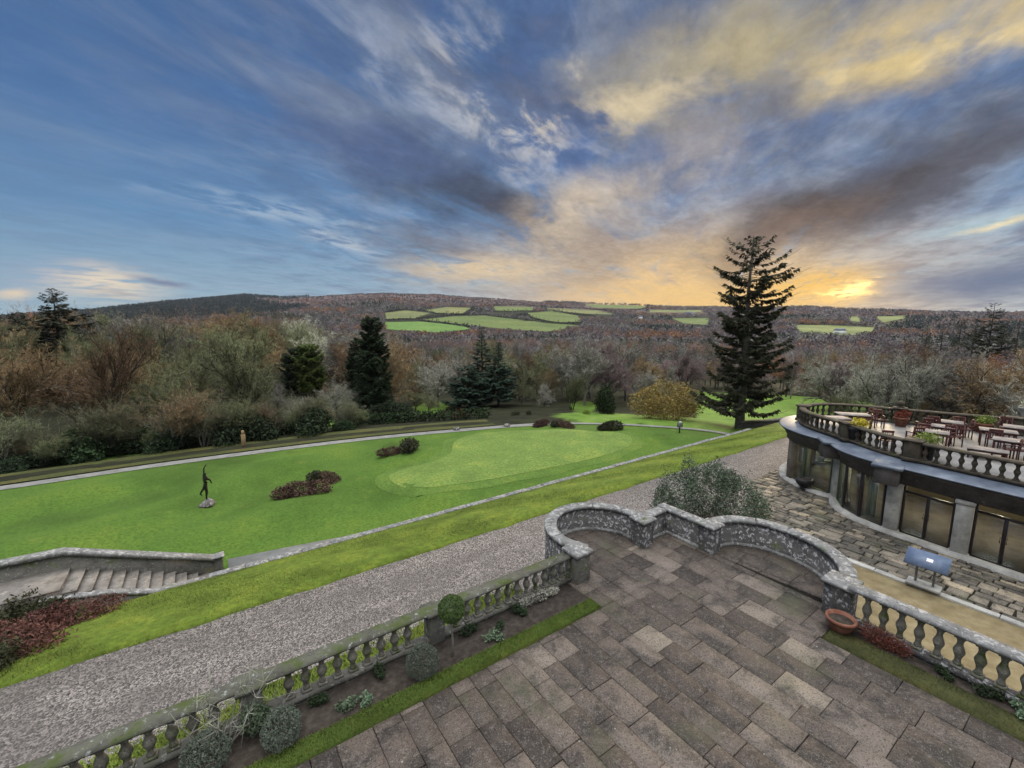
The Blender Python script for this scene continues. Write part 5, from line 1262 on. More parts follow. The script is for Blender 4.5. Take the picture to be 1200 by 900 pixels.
def planter(loc, label, m, size, pot='terracotta', h=0.5):
    r = thing('terrace_planter', label, 'planter', loc, 0, 'planters on the roof terrace')
    mb = MB(); mb.lathe([(0.2 * size, 0), (0.24 * size, 0.03), (0.31 * size, h * .8), (0.35 * size, h * .82), (0.35 * size, h), (0.30 * size, h - .01), (0.28 * size, h * .8)], n=18); mb.build('pot', pot, r, True)
    link(lumps_mesh(int(loc[0] * 10), [(0, 0, h + 0.12, 0.36 * size, 0.36 * size, 0.24 * size), (0.1, -0.1, h + 0.2, 0.26 * size, 0.3 * size, 0.2 * size)], 700, 0.11, m, 0, 0.3, 0.2, 0.7), 'foliage', None, r)
planter(top_at(1056, 493, 0.3), 'terracotta planter of red flowers by the far balustrade', 'pot_red', 0.95)
planter(top_at(1152, 500, 0.3), 'terracotta planter with a spiky pale green plant', 'pot_green', 1.05)
for px, py, mt_, lb in ((1005, 500, 'yellow_flower', 'trough of yellow flowers on the front balustrade pier'), (1086, 518, 'pot_green', 'yellow green plant in a trough against the front balustrade')):
    q = on_plane(px, py, ZF + 0.8); planter((q[0] + 0.35, q[1] + 0.1, ZF), lb, mt_, 1.15, 'black_pot', 0.72)
q = top_at(1198, 497, 0.3)
root = thing('urn', 'grey stone urn on a pedestal at the right edge of the roof terrace', 'urn', (q[0] + 0.6, q[1], ZF))
mb = MB(); mb.bevbox(0, 0, 0.45, 0.45, 0, 0.55, 0.03); mb.build('pedestal', 'column', root); mb = MB(); mb.lathe([(0.14, .55), (0.1, .65), (0.26, .85), (0.3, 1.05), (0.34, 1.08), (0.28, 1.1)], n=16); mb.build('bowl', 'column', root, True)
link(lumps_mesh(77, [(0, 0, 1.25, 0.3, 0.3, 0.28)], 300, 0.16, 'tw_pale', 0, 0.25, 0.2, 0.9), 'foliage', None, root)
root = thing('ball_finial', 'small round stone ball on the far balustrade pier', 'finial', (31.15, 7.6, ZF + 0.86))
mb = MB(); mb.lathe([(0.16, 0), (0.16, 0.05), (0.08, 0.08), (0.15, 0.16), (0.18, 0.24), (0.15, 0.33), (0.05, 0.39)], n=14); mb.build('ball', 'roof_bal', root, True)

# ================================================================== FIELDS, HEDGES AND FARMS ON THE FAR HILLSIDE
FIELDS = [
    ('field_pale', [(451, 367), (475, 364), (504, 367), (488, 373), (453, 374)]),
    ('field_bright', [(451, 378), (493, 377), (541, 382), (553, 386), (512, 390), (453, 386)]),
    ('field', [(493, 375), (530, 371), (567, 370), (611, 375), (684, 382), (640, 389), (592, 386), (541, 380)]),
    ('field_pale', [(495, 364), (523, 360), (552, 361), (541, 368), (508, 367)]),
    ('field', [(578, 359), (625, 360), (625, 364), (582, 365)]),
    ('field', [(618, 367), (647, 365), (677, 370), (680, 377), (655, 378), (625, 373)]),
    ('field_pale', [(640, 361), (700, 364), (722, 369), (690, 368), (642, 364)]),
    ('field', [(684, 357), (735, 356), (761, 358.5), (750, 362), (699, 361)]),
    ('field_pale', [(761, 363.2), (823, 363.4), (823, 366.5), (761, 366)]),
    ('field', [(787, 373), (832, 373), (828, 381), (801, 379)]),
    ('field', [(932, 381), (970, 381.5), (1027, 384), (1017, 393), (982, 393), (937, 390)]),
    ('field', [(1025, 371), (1060, 370), (1062, 373), (1035, 378)]),
    ('field', [(995, 371), (1007, 371), (1008, 378), (996, 376)]),
    ('field_pale', [(265, 389), (284, 389), (288, 396), (280, 397)]),
    ('field_pale', [(272, 375), (297, 376), (295, 379), (274, 379)]),
    ('field_pale', [(346, 387), (359, 388), (356, 392)]),
]
FPOLY = []
for m_, poly in FIELDS:
    w = []
    for k in range(len(poly)):
        a, b_ = np.array(poly[k], float), np.array(poly[(k + 1) % len(poly)], float)
        for t_ in (0, 0.25, 0.5, 0.75): w.append(on_terrain(*(a + (b_ - a) * t_))[:2])
    w = np.array(w); FPOLY.append(w)
    c = w.mean(0); mb = MB(); K = 9; n_ = len(w)
    v_ = [(*(c), tz(*c) + 0.5)]
    for q in range(1, K + 1):
        for p in w: pt = c + (p - c) * q / K; v_.append((pt[0], pt[1], tz(*pt) + 0.5))
    f_ = [(0, 1 + k, 1 + (k + 1) % n_) for k in range(n_)]
    for q in range(K - 1):
        f_ += [(1 + q * n_ + k, 1 + (q + 1) * n_ + k, 1 + (q + 1) * n_ + (k + 1) % n_, 1 + q * n_ + (k + 1) % n_) for k in range(n_)]
    mb.add(v_, f_)
    o = struct('field', mb, m_)
    if o.data.polygons[0].normal.z < 0: o.data.flip_normals()
def in_poly(x, y, poly):
    x, y = np.asarray(x), np.asarray(y); r_ = np.zeros(x.shape, bool); n = len(poly); j = n - 1
    for i in range(n):
        xi, yi, xj, yj = poly[i][0], poly[i][1], poly[j][0], poly[j][1]
        r_ ^= ((yi > y) != (yj > y)) & (x < (xj - xi) * (y - yi) / (yj - yi + 1e-12) + xi); j = i
    return r_
def in_fields(x, y):
    r_ = np.zeros(np.shape(x), bool)
    for p in FPOLY: r_ |= in_poly(x, y, p)
    return r_
HEDGES = [
    ([(448, 376.5), (493, 376), (545, 383), (556, 387)], 'dark hedgerow along the top of the brightest green field'),
    ([(488, 374), (530, 370), (567, 369), (612, 375), (690, 382)], 'long dark hedgerow above the widest pasture on the hill'),
    ([(450, 366), (478, 363.5), (508, 367)], 'hedgerow above the small left hand pasture'),
    ([(508, 368), (542, 369), (556, 361)], 'hedgerow between the two upper left pastures'),
    ([(552, 360), (600, 358), (640, 359.5)], 'hedgerow just below the moor in the middle of the hill'),
    ([(575, 365.5), (625, 365), (650, 364)], 'hedgerow with trees above the middle pasture'),
    ([(614, 368), (627, 374), (656, 379.5), (684, 378.5)], 'bushy hedgerow on the lower side of the middle pasture'),
    ([(648, 364.5), (680, 369.5), (700, 371)], 'hedgerow running down from the lane to the woods'),
    ([(684, 362), (750, 363), (761, 359)], 'hedgerow under the highest pasture on the skyline'),
    ([(640, 360.5), (700, 363), (724, 368)], 'thin hedgerow above the pale narrow pasture'),
    ([(757, 362.5), (826, 362.6)], 'hedgerow above the long pale pasture left of the big fir'),
    ([(930, 380), (970, 380), (1030, 383)], 'hedgerow above the sunset side pasture'),
    ([(1020, 370.5), (1062, 369)], 'dark hedgerow on the right hand ridge'),
]
g = np.random.default_rng(90)
for pts, lb in HEDGES:
    w = spline([on_terrain(*p)[:2] for p in pts], 12); stp = walk(w, 2.6)
    P = np.array([(q[0], q[1]) for q in stp]); n = len(P)
    i = np.repeat(np.arange(n), 9); p = P[i] + g.normal(size=(len(i), 2)) * 1.3
    tall = np.where(g.random(n) < 0.14, 8.0, 3.6)[i]
    z = terrain(p[:, 0], p[:, 1]) + g.random(len(i)) * tall
    me_ = big_mesh('hedgerow', leaves(np.stack([p[:, 0], p[:, 1], z], 1), g.uniform(1.6, 3.2, len(i)), g, 0, 0.8), 4, ['hedge_leaf'])
    tag(link(me_, 'hedgerow', None), lb, 'hedge', 'hedgerows on the far hillside')
def farm(px, py, w, d, h, lb, n=1):
    p = on_terrain(px, py); r_ = thing('farmhouse', lb, 'house', (p[0], p[1], p[2] + .2), HEAD + R(90) + 0.25)
    mb = MB(); mb.box(-w / 2, w / 2, -d / 2, d / 2, -2, h); mb.build('wall', 'white_paint', r_)
    mb = MB(); e_ = 0.3
    mb.add([(-w / 2 - e_, -d / 2 - e_, h + .01), (w / 2 + e_, -d / 2 - e_, h + .01), (w / 2 + e_, d / 2 + e_, h + .01), (-w / 2 - e_, d / 2 + e_, h + .01), (-w / 2 - e_, 0, h + d * .4), (w / 2 + e_, 0, h + d * .4)], [(0, 1, 5, 4), (2, 3, 4, 5), (1, 2, 5), (3, 0, 4), (3, 2, 1, 0)]); mb.build('roof', 'lead', r_)
    for k in range(3): mb = MB(); mb.box(-w * .36 + k * w * .3, -w * .36 + k * w * .3 + 1.1, -d / 2 - .03, -d / 2 + .05, h * .4, h * .75); mb.build('window', 'frame', r_)
farm(808, 369.5, 26, 9, 5.5, 'long white farm building on the hill left of the big fir')
farm(984, 391, 15, 8, 4.5, 'small white farmhouse in the pasture right of the big fir')
farm(750, 373.5, 12, 7, 4, 'tiny white cottage among the woods left of the long farm building')

# ================================================================== TREES
OAK = [bare_tree('oak%d' % k, 100 + k, 12.0, 1.25, 'oak', 8000, (0.3, 0.9), 0.06) for k in range(4)]
TALL = [bare_tree('tall%d' % k, 200 + k, 15.0, 0.85, 'tall', 6500, (0.3, 0.9), 0.06) for k in range(3)]
COP = [bare_tree('coppice', 300, 10.0, 1.0, 'coppice', 4600, (0.4, 1.2), 0.05)]
RUST = [bare_tree('rusty%d' % k, 400 + k, 12.0, 1.25, 'oak', 4200, leafy=1.3) for k in range(2)]
KINDS_ = {'oak': [(12.0, t_) for t_ in OAK], 'tall': [(15.0, t_) for t_ in TALL], 'coppice': [(10.0, t_) for t_ in COP], 'rust': [(12.0, t_) for t_ in RUST]}
CM = {}
def crown_of(kind, k):
    key = (kind, k)
    if key not in CM:
        h_, (tm, tri, _s) = KINDS_[kind][k]; CM[key] = crown_mesh(tri, 'tw_brown')
        if not tm.materials: tm.materials.append(MT['bark'])
    return CM[key]
TREES = []
KEEP = []
def put_tree(kind, k, x, y, H, crown_m, bark_m, label, cat='tree', group=None, wide=1.0, name='bare_tree'):
    h_, (tm, tri, _s) = KINDS_[kind][k]; sc = H / h_
    r_ = thing(name, label, cat, (x, y, tz(x, y) - 0.1), random.uniform(0, 6.28), group); r_.scale = (sc * wide, sc * wide, sc)
    for nm, me_, mt_ in (('trunk', tm, bark_m), ('crown', crown_of(kind, k), crown_m)):
        o = bpy.data.objects.new(nm, me_); COL.objects.link(o); o.parent = r_
        o.material_slots[0].link = 'OBJECT'; o.material_slots[0].material = MT[mt_]
    TREES.append((x, y, H * 0.3 * wide)); return r_
def at_px(px, r, ytop): x, y = polar(px, r); return x, y, height_at(px, r, ytop) - tz(x, y)
def keep(px, r, w): KEEP.append((math.degrees(math.atan2((px - 600) / 531, 1)), r, math.degrees(w / r)))
def put_conifer(name, label, px, r, ytop, rad, nbr, m_, seed, **kw):
    if r < 95: keep(px, r, rad(0.3) * 0.7)
    x, y, H = at_px(px, r, ytop); tm, cm = conifer(seed, H, rad, nbr, m_, 'bark', **kw)
    r_ = thing(name, label, 'conifer', (x, y, tz(x, y)), random.random() * 6)
    link(tm, 'trunk', 'dark_bark', r_); link(cm, 'crown', None, r_); TREES.append((x, y, rad(0.2) * 0.8)); return r_
# the big fir
fx, fy = on_plane(867, 498, LAWN_Z)[:2]; fr_ = math.hypot(fx, fy)
FH = height_at(886, fr_, 270) - LAWN_Z
def fir_rad(f): return float(np.interp(f, [0, 0.08, 0.2, 0.4, 0.55, 0.66, 0.74, 0.86, 0.93, 0.97, 1.0], [3.5, 3.8, 3.5, 3.1, 2.8, 2.5, 3.0, 2.9, 2.1, 1.1, 0.3]))
tm, cm = conifer(51, FH, fir_rad, 215, 'fir', 'bark', z0=0.10, droop=0.30, spr=0.5, dens=2.8, gap=0.12, sag=-1.0, upturn=0.30, rag=0.42, top_sparse=0.8)
root = thing('fir_tree', 'tall dark fir with ragged tiered branches standing alone against the sunset', 'conifer', (fx, fy, LAWN_Z - 0.5))
tm.transform(__import__('mathutils').Matrix.Diagonal((1.25, 1.25, 1, 1))); link(tm, 'trunk', 'bark', root); link(cm, 'crown', None, root); TREES.append((fx, fy, 5))

put_conifer('cypress_tree', 'tall dense dark cypress, tallest tree of the wood left of the putting green', 434, 62, 373, lambda f: float(np.interp(f, [0, .3, .7, .9, 1], [2.1, 2.0, 1.7, 1.25, .5])), 260, 'cypress', 61, z0=0.06, droop=-0.1, spr=0.9, dens=2.6, upturn=0.5, rag=0.3)
put_conifer('cypress_tree', 'dark cypress leaning against the tallest cypress on its left side', 415, 66, 400, lambda f: float(np.interp(f, [0, .3, .8, 1], [1.5, 1.5, 1.0, .3])), 150, 'cypress', 62, z0=0.06, droop=-0.1, spr=0.8, dens=2.6, upturn=0.5, rag=0.3)
put_conifer('cypress_tree', 'bright green rounded cypress rising from the leafless wood', 360, 84, 406, lambda f: float(np.interp(f, [0, .3, .75, .93, 1], [2.1, 2.3, 2.1, 1.4, .5])), 190, 'bright_cypress', 63, z0=0.08, droop=-0.1, spr=0.9, dens=2.4, upturn=0.5, rag=0.25)
put_conifer('cypress_tree', 'dark cypress half hidden beside the bright green cypress', 342, 86, 409, lambda f: float(np.interp(f, [0, .3, .75, .93, 1], [2.2, 2.4, 2.1, 1.2, .4])), 150, 'cypress', 64, z0=0.08, droop=-0.1, spr=0.9, dens=2.4, upturn=0.5, rag=0.25)
put_conifer('cedar_tree', 'slender cedar with drooping branches and a pointed top behind the putting green', 564, 74, 383, lambda f: float(np.interp(f, [0, .2, .6, 1], [2.6, 2.5, 1.6, .15])), 95, 'cedar', 65, z0=0.12, droop=0.35, spr=0.8, dens=1.6, upturn=0.1)
put_conifer('cedar_tree', 'dark pointed spruce right of the slender cedar', 583, 66, 401, lambda f: float(np.interp(f, [0, .3, .55, .7, 1], [3.0, 2.9, 2.2, 0.9, .15])), 110, 'cedar', 66, z0=0.12, droop=0.3, spr=0.8, dens=2.0, upturn=0.15)
put_conifer('cedar_tree', 'broad blue green cedar with low spreading branches behind the red leaved shrub', 548, 64, 428, lambda f: float(np.interp(f, [0, .5, .8, 1], [3.4, 3.2, 2.0, .4])), 80, 'cedar', 67, z0=0.12, droop=0.35, spr=0.8, dens=1.8, upturn=0.1)
put_conifer('pine_tree', 'dark pine with an open ragged top rising above the far left skyline', 66, 105, 338, lambda f: float(np.interp(f, [0, .3, .55, .75, 1], [4.5, 6.5, 6.0, 3.0, .5])), 120, 'fir', 68, z0=0.2, droop=0.1, spr=1.3, dens=1.5, upturn=0.2, rag=0.4, top_sparse=0.4)
put_conifer('monkey_puzzle_tree', 'dark tiered conifer breaking the skyline near the right edge', 1165, 175, 355, lambda f: float(np.interp(f, [0, .4, .7, .85, 1], [7, 6.0, 4.0, 2.8, .6])), 70, 'fir', 69, z0=0.2, droop=0.1, spr=1.6, dens=1.5, upturn=0.3, rag=0.35, top_sparse=0.3)
for k, (px, r, yt, w_) in enumerate([(1128, 190, 374, 4.6), (1145, 200, 377, 4.8), (1108, 205, 380, 4.4), (1180, 185, 378, 5.0), (1197, 195, 376, 5), (1215, 190, 372, 5.0), (1090, 215, 383, 4.2)]):
    put_conifer('conifer_tree', 'dark conifer in the stand below the skyline conifer at the right', px, r, yt, lambda f, w_=w_: float(np.interp(f, [0, .3, 1], [w_, w_, .4])), 90, 'fir', 70 + k, z0=0.1, droop=0.3, spr=1.5, dens=1.3)['group'] = 'dark conifers at the right'
for k, (px, r, yt) in enumerate([(20, 150, 366), (45, 165, 368), (95, 160, 370), (200, 120, 395), (150, 135, 398)]):
    put_conifer('conifer_tree', ['dark conifer at the far left edge below the skyline', 'dark conifer just left of the ragged pine', 'dark conifer just right of the ragged pine', 'dark evergreen half sunk in the brown wood left of the bright cypress', 'dark evergreen in the shade of the brown wood right of the ragged pine'][k], px, r, yt, lambda f: float(np.interp(f, [0, .4, 1], [4.5, 4.5, .8])), 90, 'cypress', 80 + k, z0=0.1, droop=0.2, spr=1.3, dens=1.6)
# trees with a look of their own
def own(kind, k, px, r, yt, cm, bm, lb, wide=1.0, name='bare_tree'):
    if r < 80: keep(px, r, 1.6)
    x, y, H = at_px(px, r, yt); return put_tree(kind, k, x, y, H, cm, bm, lb, wide=wide, name=name)
own('oak', 0, 385, 60, 438, 'tw_pale', 'pale_bark', 'pale silvery leafless tree in front of the bright cypress', 1.25)
own('oak', 1, 402, 63, 446, 'tw_pale', 'pale_bark', 'silvery leafless tree at the foot of the tallest cypress', 1.1)
own('coppice', 0, 672, 62, 424, 'tw_olive', 'ivy', 'many stemmed leafless tree with ivy green stems behind the heather bed', 0.95)
own('coppice', 0, 640, 72, 418, 'tw_brown', 'pale_bark', 'many stemmed brown tree left of the ivy stemmed tree', 0.9)
own('oak', 2, 510, 68, 414, 'tw_grey', 'bark', 'big grey leafless tree between the tallest cypress and the cedar', 1.15)
own('oak', 3, 485, 76, 418, 'tw_olive', 'bark', 'olive grey leafless tree right of the tallest cypress', 1.0)
own('oak', 1, 612, 66, 440, 'tw_olive', 'bark', 'low olive leafless tree right of the pointed spruce', 1.1)
own('oak', 0, 1045, 66, 396, 'tw_grey', 'dark_bark', 'spreading leafless tree with dark limbs rising behind the roof terrace', 1.0)
own('tall', 0, 1085, 64, 404, 'tw_grey', 'dark_bark', 'tall thin leafless tree right of the spreading dark limbed tree', 1.0)
own('oak', 2, 1118, 68, 406, 'tw_grey', 'dark_bark', 'wide leafless tree behind the terracotta planter on the roof', 1.15)
own('oak', 3, 1165, 66, 418, 'tw_brown', 'dark_bark', 'brown leafless tree behind the right end of the roof terrace', 1.2)
own('coppice', 0, 1003, 60, 448, 'tw_olive', 'dark_bark', 'low many stemmed tree just behind the round end of the terrace', 1.0)
own('rust', 0, 1192, 100, 410, 'tw_rust', 'bark', 'orange leaved tree at the right edge of the wood', 1.1, 'autumn_tree')
own('rust', 1, 925, 120, 402, 'tw_rust', 'bark', 'russet tree at the edge of the meadow right of the big fir', 1.0, 'autumn_tree')
own('rust', 0, 905, 130, 412, 'tw_rust', 'bark', 'russet tree half hidden behind the big fir', 1.0, 'autumn_tree')
own('rust', 1, 632, 120, 410, 'tw_rust', 'bark', 'russet tree behind the many stemmed brown tree', 1.0, 'autumn_tree')
own('rust', 0, 652, 130, 408, 'tw_rust', 'bark', 'russet tree right of centre in front of the purple wood', 1.0, 'autumn_tree')
own('rust', 1, 330, 165, 381, 'tw_rust', 'bark', 'orange brown tree above the bright cypress', 1.2, 'autumn_tree')
own('rust', 0, 368, 165, 384, 'tw_rust', 'bark', 'orange tree on the rise right of the bright cypress', 1.2, 'autumn_tree')
own('rust', 0, 465, 115, 404, 'tw_rust', 'bark', 'russet tree just right of the tallest cypress', 1.2, 'autumn_tree')
own('rust', 1, 160, 150, 377, 'tw_brown', 'bark', 'brown leaved oak on the rise right of the ragged pine', 1.3, 'autumn_tree')
own('rust', 0, 215, 155, 376, 'tw_brown', 'bark', 'wide brown leaved oak under the dark ridge at the left', 1.3, 'autumn_tree')
own('rust', 1, 122, 158, 377, 'tw_brown', 'bark', 'brown leaved oak nearest the ragged pine', 1.2, 'autumn_tree')

# shrubs and evergreens along the edge of the wood
def mound(seed, m_, n=2600, size=0.3, tall=1.0): return lumps_mesh(seed, [(0, 0, 0.9 * tall, 1.3, 1.1, 0.95 * tall), (0.9, 0.3, 0.7 * tall, 0.9, 0.9, 0.75 * tall), (-0.8, -0.4, 0.6 * tall, 0.9, 0.8, 0.65 * tall), (0.2, 0.2, 1.4 * tall, 0.7, 0.7, 0.6 * tall)], n, size, m_, 0, 0.55, 0.35, 0.25)
EV = [mound(500 + k, 'evergreen', 4200, 0.17) for k in range(3)]
def shrub(px, r, ytop, me_, lb, name='shrub', wide=1.0, group=None, base=1.95):
    x, y, H = at_px(px, r, ytop); s_ = max(0.3, H / base)
    p = plant(name, lb, 'shrub', (x, y, tz(x, y)), me_, 1.0, random.random() * 6, group); p.scale = (s_ * wide, s_ * wide, s_); TREES.append((x, y, s_)); return p
wil = lumps_mesh(520, [(0, 0, 1.1, 1.15, 1.1, 0.85), (0.75, 0.2, 0.85, 0.85, 0.8, 0.75), (-0.8, -0.1, 0.8, 0.8, 0.8, 0.72), (0.1, 0, 0.5, 1.2, 1.1, 0.5)], 9000, 0.13, 'willow', 0, 0.25, 0.5, 0.2)
shrub(786, 53, 446, wil, 'golden yellow willow bush left of the big fir', 'willow_bush', 1.15)
shrub(690, 55, 486, mound(521, 'lime_shrub', 1600, 0.2), 'bright lime green bush below the ivy clad tree', 'shrub')
shrub(712, 57, 452, lumps_mesh(522, [(0, 0, 1.2, 0.75, 0.7, 1.2), (0.4, 0.2, 0.8, 0.6, 0.6, 0.8), (-0.3, -0.3, 0.6, 0.6, 0.6, 0.6)], 4200, 0.16, 'ivy', 0, 0.5, 0.3, 0.5), 'dark pointed holly bush right of the many stemmed tree', 'evergreen_bush', 0.95, None, 2.3)
shrub(537, 54.5, 479, mound(523, 'red_leaf', 1500, 0.16), 'small red leaved shrub beside the low hedge', 'shrub', 0.9)
shrub(604, 54, 484, mound(524, 'dark_heather', 2400, 0.22), 'blackish dense bush at the edge behind the putting green', 'evergreen_bush', 1.2)
shrub(620, 54, 487, mound(525, 'dark_heather', 2000, 0.22), 'blackish bush joined to the dense dark bush behind the green', 'evergreen_bush', 1.1)
shrub(455, 56, 470, EV[0], 'glossy dark green bush under the tallest cypress', 'evergreen_bush')
shrub(437, 56, 474, EV[1], 'dark green bush left of the glossy bush under the tallest cypress', 'evergreen_bush')
shrub(470, 57, 474, EV[2], 'dark green bush at the right foot of the tallest cypress', 'evergreen_bush')
x0, x1 = polar(405, 53), polar(572, 51.5)
g = np.random.default_rng(33); n = 3400; u = g.random(n); p = x0[None] * (1 - u)[:, None] + x1[None] * u[:, None] + g.normal(size=(n, 2)) * 0.3
me_ = big_mesh('hedge', leaves(np.stack([p[:, 0], p[:, 1], terrain(p[:, 0], p[:, 1]) + g.random(n) * 1.25], 1), g.uniform(0.15, 0.35, n), g), 4, ['ivy'])
tag(link(me_, 'hedge', None), 'low dark clipped hedge along the lawn edge below the tallest cypress', 'hedge')
for k in range(34):
    px = -25 + k * 13.0
    if k > 2 and k % 2: continue
    px +=  0.0; a_ = math.degrees(math.atan2((px - 600) / 531, 1)); r_ = float(np.interp(a_, _paz, _pr, left=_pr[0])) + random.uniform(6.0, 9.5)
    yb = 471 + (1 - (px + 25) / 450) * 36 + random.uniform(-14, 12)
    x, y = polar(px, r_); H = random.choice([1.2, 1.6, 2.2, 2.6]) * random.uniform(.85, 1.15); x, y = polar(px + random.uniform(-6, 6), r_ + random.uniform(-1, 2.5))
    zone = 'dark green undergrowth bush below the brown trees at the far left' if px < 140 else 'grey green undergrowth bush along the wood edge left of the marker post' if px < 285 else 'low dark bush along the wood edge below the silvery trees'
    p = plant('undergrowth_bush', zone, 'shrub', (x, y, tz(x, y) - 0.1), [EV[0], EV[1], mound(540, 'ivy', 3600, 0.17)][k % 3] if k < 3 else [EV[0], EV[1], bpy.data.meshes.get('foliage_olive')][k % 3], 1.0, random.random() * 6, zone.replace('bush', 'bushes'))
    if k == 2: kids_ = [c for c in p.children]; me3 = [c for c in p.children if c.name.startswith('foliage')][0].data; me3.name = 'foliage_olive'
    p.scale = (H / 1.9 * 1.3, H / 1.9 * 1.0, H / 1.9); TREES.append((x, y, 1.2))

for k in range(22):
    px = -20 + k * 20.5 + random.uniform(-6, 6); a_ = math.degrees(math.atan2((px - 600) / 531, 1)); r_ = float(np.interp(a_, _paz, _pr, left=_pr[0])) + random.uniform(6.5, 10)
    x, y = polar(px, r_); cm = 'tw_brown' if k % 3 == 1 else 'tw_olive'
    lb = f"low {'brown' if cm == 'tw_brown' else 'mossy green'} many stemmed thicket at the wood edge " + ('at the far left' if px < 140 else 'behind the marker post' if px < 330 else 'below the silvery trees')
    put_tree('coppice', 0, x, y, random.choice([2.6, 3.6, 5.0, 6.5]) * random.uniform(.9, 1.1), cm, 'ivy' if k % 2 else 'bark', lb, group=lb.replace('thicket', 'thickets'), wide=1.35, name='thicket')
# the wood: every tree near enough to tell apart
ZN = [(-60, 140, ('tw_brown', 'tw_brown', 'tw_brown', 'tw_olive'), 'in the thick wood at the far left'),
      (140, 330, ('tw_olive', 'tw_grey', 'tw_brown', 'tw_olive'), 'in the wood left of the bright green cypress'),
      (330, 480, ('tw_grey', 'tw_olive', 'tw_brown', 'tw_pale'), 'in the wood around the tallest dark cypress'),
      (480, 640, ('tw_grey', 'tw_olive', 'tw_grey', 'tw_brown'), 'in the wood behind the putting green'),
      (640, 830, ('tw_purple', 'tw_purple', 'tw_grey', 'tw_brown'), 'in the wood between ivy stemmed tree and big fir'),
      (830, 1000, ('tw_purple', 'tw_grey', 'tw_brown', 'tw_purple'), 'in the wood beyond the meadow behind the big fir'),
      (1000, 1290, ('tw_grey', 'tw_purple', 'tw_grey', 'tw_brown'), 'in the wood behind the roof terrace')]
CN = {'tw_brown': 'brown', 'tw_olive': 'olive', 'tw_grey': 'grey', 'tw_pale': 'silvery', 'tw_purple': 'purplish'}
NEAR_X = [-60, 0, 130, 250, 400, 520, 640, 700, 760, 800, 960, 1000, 1290]
NEAR_R = [51, 50, 53, 56, 58, 59, 64, 66, 70, 100, 100, 62, 60]
random.seed(3)
def bare_near(limit):
    rg = random.Random(44); n = 0; tries = 0
    while n < limit and tries < 60000:
        tries += 1; front = tries < 6000
        px = rg.uniform(-40, 1260); lo = float(np.interp(px, NEAR_X, NEAR_R)); r_ = lo + (rg.uniform(0, 15) if front else (165 - lo) * rg.random() ** 1.1)
        if front and 745 < px < 985: continue
        x, y = polar(px, r_)
        sp_ = 5.4 if r_ < 110 else 7.0
        hw = math.degrees(1.9 / r_); ta = math.degrees(math.atan2((px - 600) / 531, 1))
        low = any(r_ < k_[1] and abs(ta - k_[0]) < k_[2] + hw for k_ in KEEP)
        if low and rg.random() < 0.5: continue
        if any((x - q[0]) ** 2 + (y - q[1]) ** 2 < (sp_ * 0.5 + min(q[2], 3.0)) ** 2 * 0.7 for q in TREES): continue
        zn = [z_ for z_ in ZN if z_[0] <= px < z_[1]][0]
        cm = rg.choice(zn[2])
        H = rg.uniform(9.5, 14.5) * (0.85 if px > 1000 and r_ < 90 else 1.0)
        if px < 340: H *= 0.9 if r_ < 90 else 1.0
        if 460 < px < 800 and r_ < 110: H *= 0.78
        if 760 < px < 1000: H *= 0.75
        if low: H = rg.uniform(2.4, 4.0)
        kind = 'oak' if rg.random() < 0.72 or low else 'tall'
        lb = f"{CN[cm]} leafless {'broad' if kind == 'oak' else 'narrow'} tree {zn[3]}"
        put_tree(kind, rg.randrange(len(KINDS_[kind])), x, y, H, cm, 'bark' if rg.random() < .6 else 'dark_bark', lb, group=lb.replace(' tree ', ' trees ', 1), wide=rg.uniform(0.95, 1.3))
        n += 1
    return n
N_NEAR = bare_near(246)

# the far woodland, one mass
g = np.random.default_rng(55)
wm, wt, wb = new_mat('woodland'); MT['woodland'] = wm
at = wt.nodes.new('ShaderNodeAttribute'); at.attribute_name = 'tint'
wt.links.new(at.outputs['Color'], wb.inputs['Base Color']); wb.inputs['Roughness'].default_value = 0.9; wb.inputs['Specular IOR Level'].default_value = 0.1
def scatter(r0, r1, step, amin=-49, amax=49):
    a = np.radians(g.uniform(amin, amax, int(math.radians(amax - amin) * (r1 ** 2 - r0 ** 2) / 2 / step ** 2)))
    r_ = np.sqrt(g.uniform(r0 ** 2, r1 ** 2, len(a)))
    x = r_ * (np.cos(a) * H_DIR[0] + np.sin(a) * R_DIR[0]); y = r_ * (np.cos(a) * H_DIR[1] + np.sin(a) * R_DIR[1])
    k = ~in_fields(x, y)
    if r1 > 300:
        for f_ in (1.025, 1.05, 1.08, 1.11, 1.14): k &= ~in_fields(x * f_, y * f_)
    return x[k], y[k], r_[k], np.degrees(a[k])
PAL = np.array([(0.11, 0.09, 0.092), (0.095, 0.08, 0.088), (0.13, 0.10, 0.085), (0.12, 0.12, 0.09), (0.15, 0.145, 0.13), (0.18, 0.09, 0.045), (0.024, 0.036, 0.024), (0.125, 0.095, 0.065)])
def tree_colour(x, y, r_, a):
    n = len(x); q = np.sin(x / 38 + 1) + np.sin(y / 31 + 2) + np.sin((x + y) / 67) + g.normal(size=n) * 0.7
    left = a < -14
    i = np.where((q > 1.75) & (g.random(n) < 0.75), 5, np.where(q > 0.7, 2, np.where(q < -1.6, 6, np.where(q < -0.7, 4, 0))))
    i = np.where((i == 0) & (g.random(n) < 0.5), 1, i)
    i = np.where(left & (r_ < 700) & (g.random(n) < 0.6), np.where(g.random(n) < 0.5, 7, 3), i)
    i = np.where(left & (r_ < 700) & (i < 2), 7, i)
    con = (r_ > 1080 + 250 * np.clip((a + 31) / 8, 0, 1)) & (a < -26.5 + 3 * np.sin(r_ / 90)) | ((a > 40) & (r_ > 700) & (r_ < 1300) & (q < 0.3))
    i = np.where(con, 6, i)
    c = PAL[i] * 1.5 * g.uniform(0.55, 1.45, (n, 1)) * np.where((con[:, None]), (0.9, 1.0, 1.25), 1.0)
    return c, i == 6
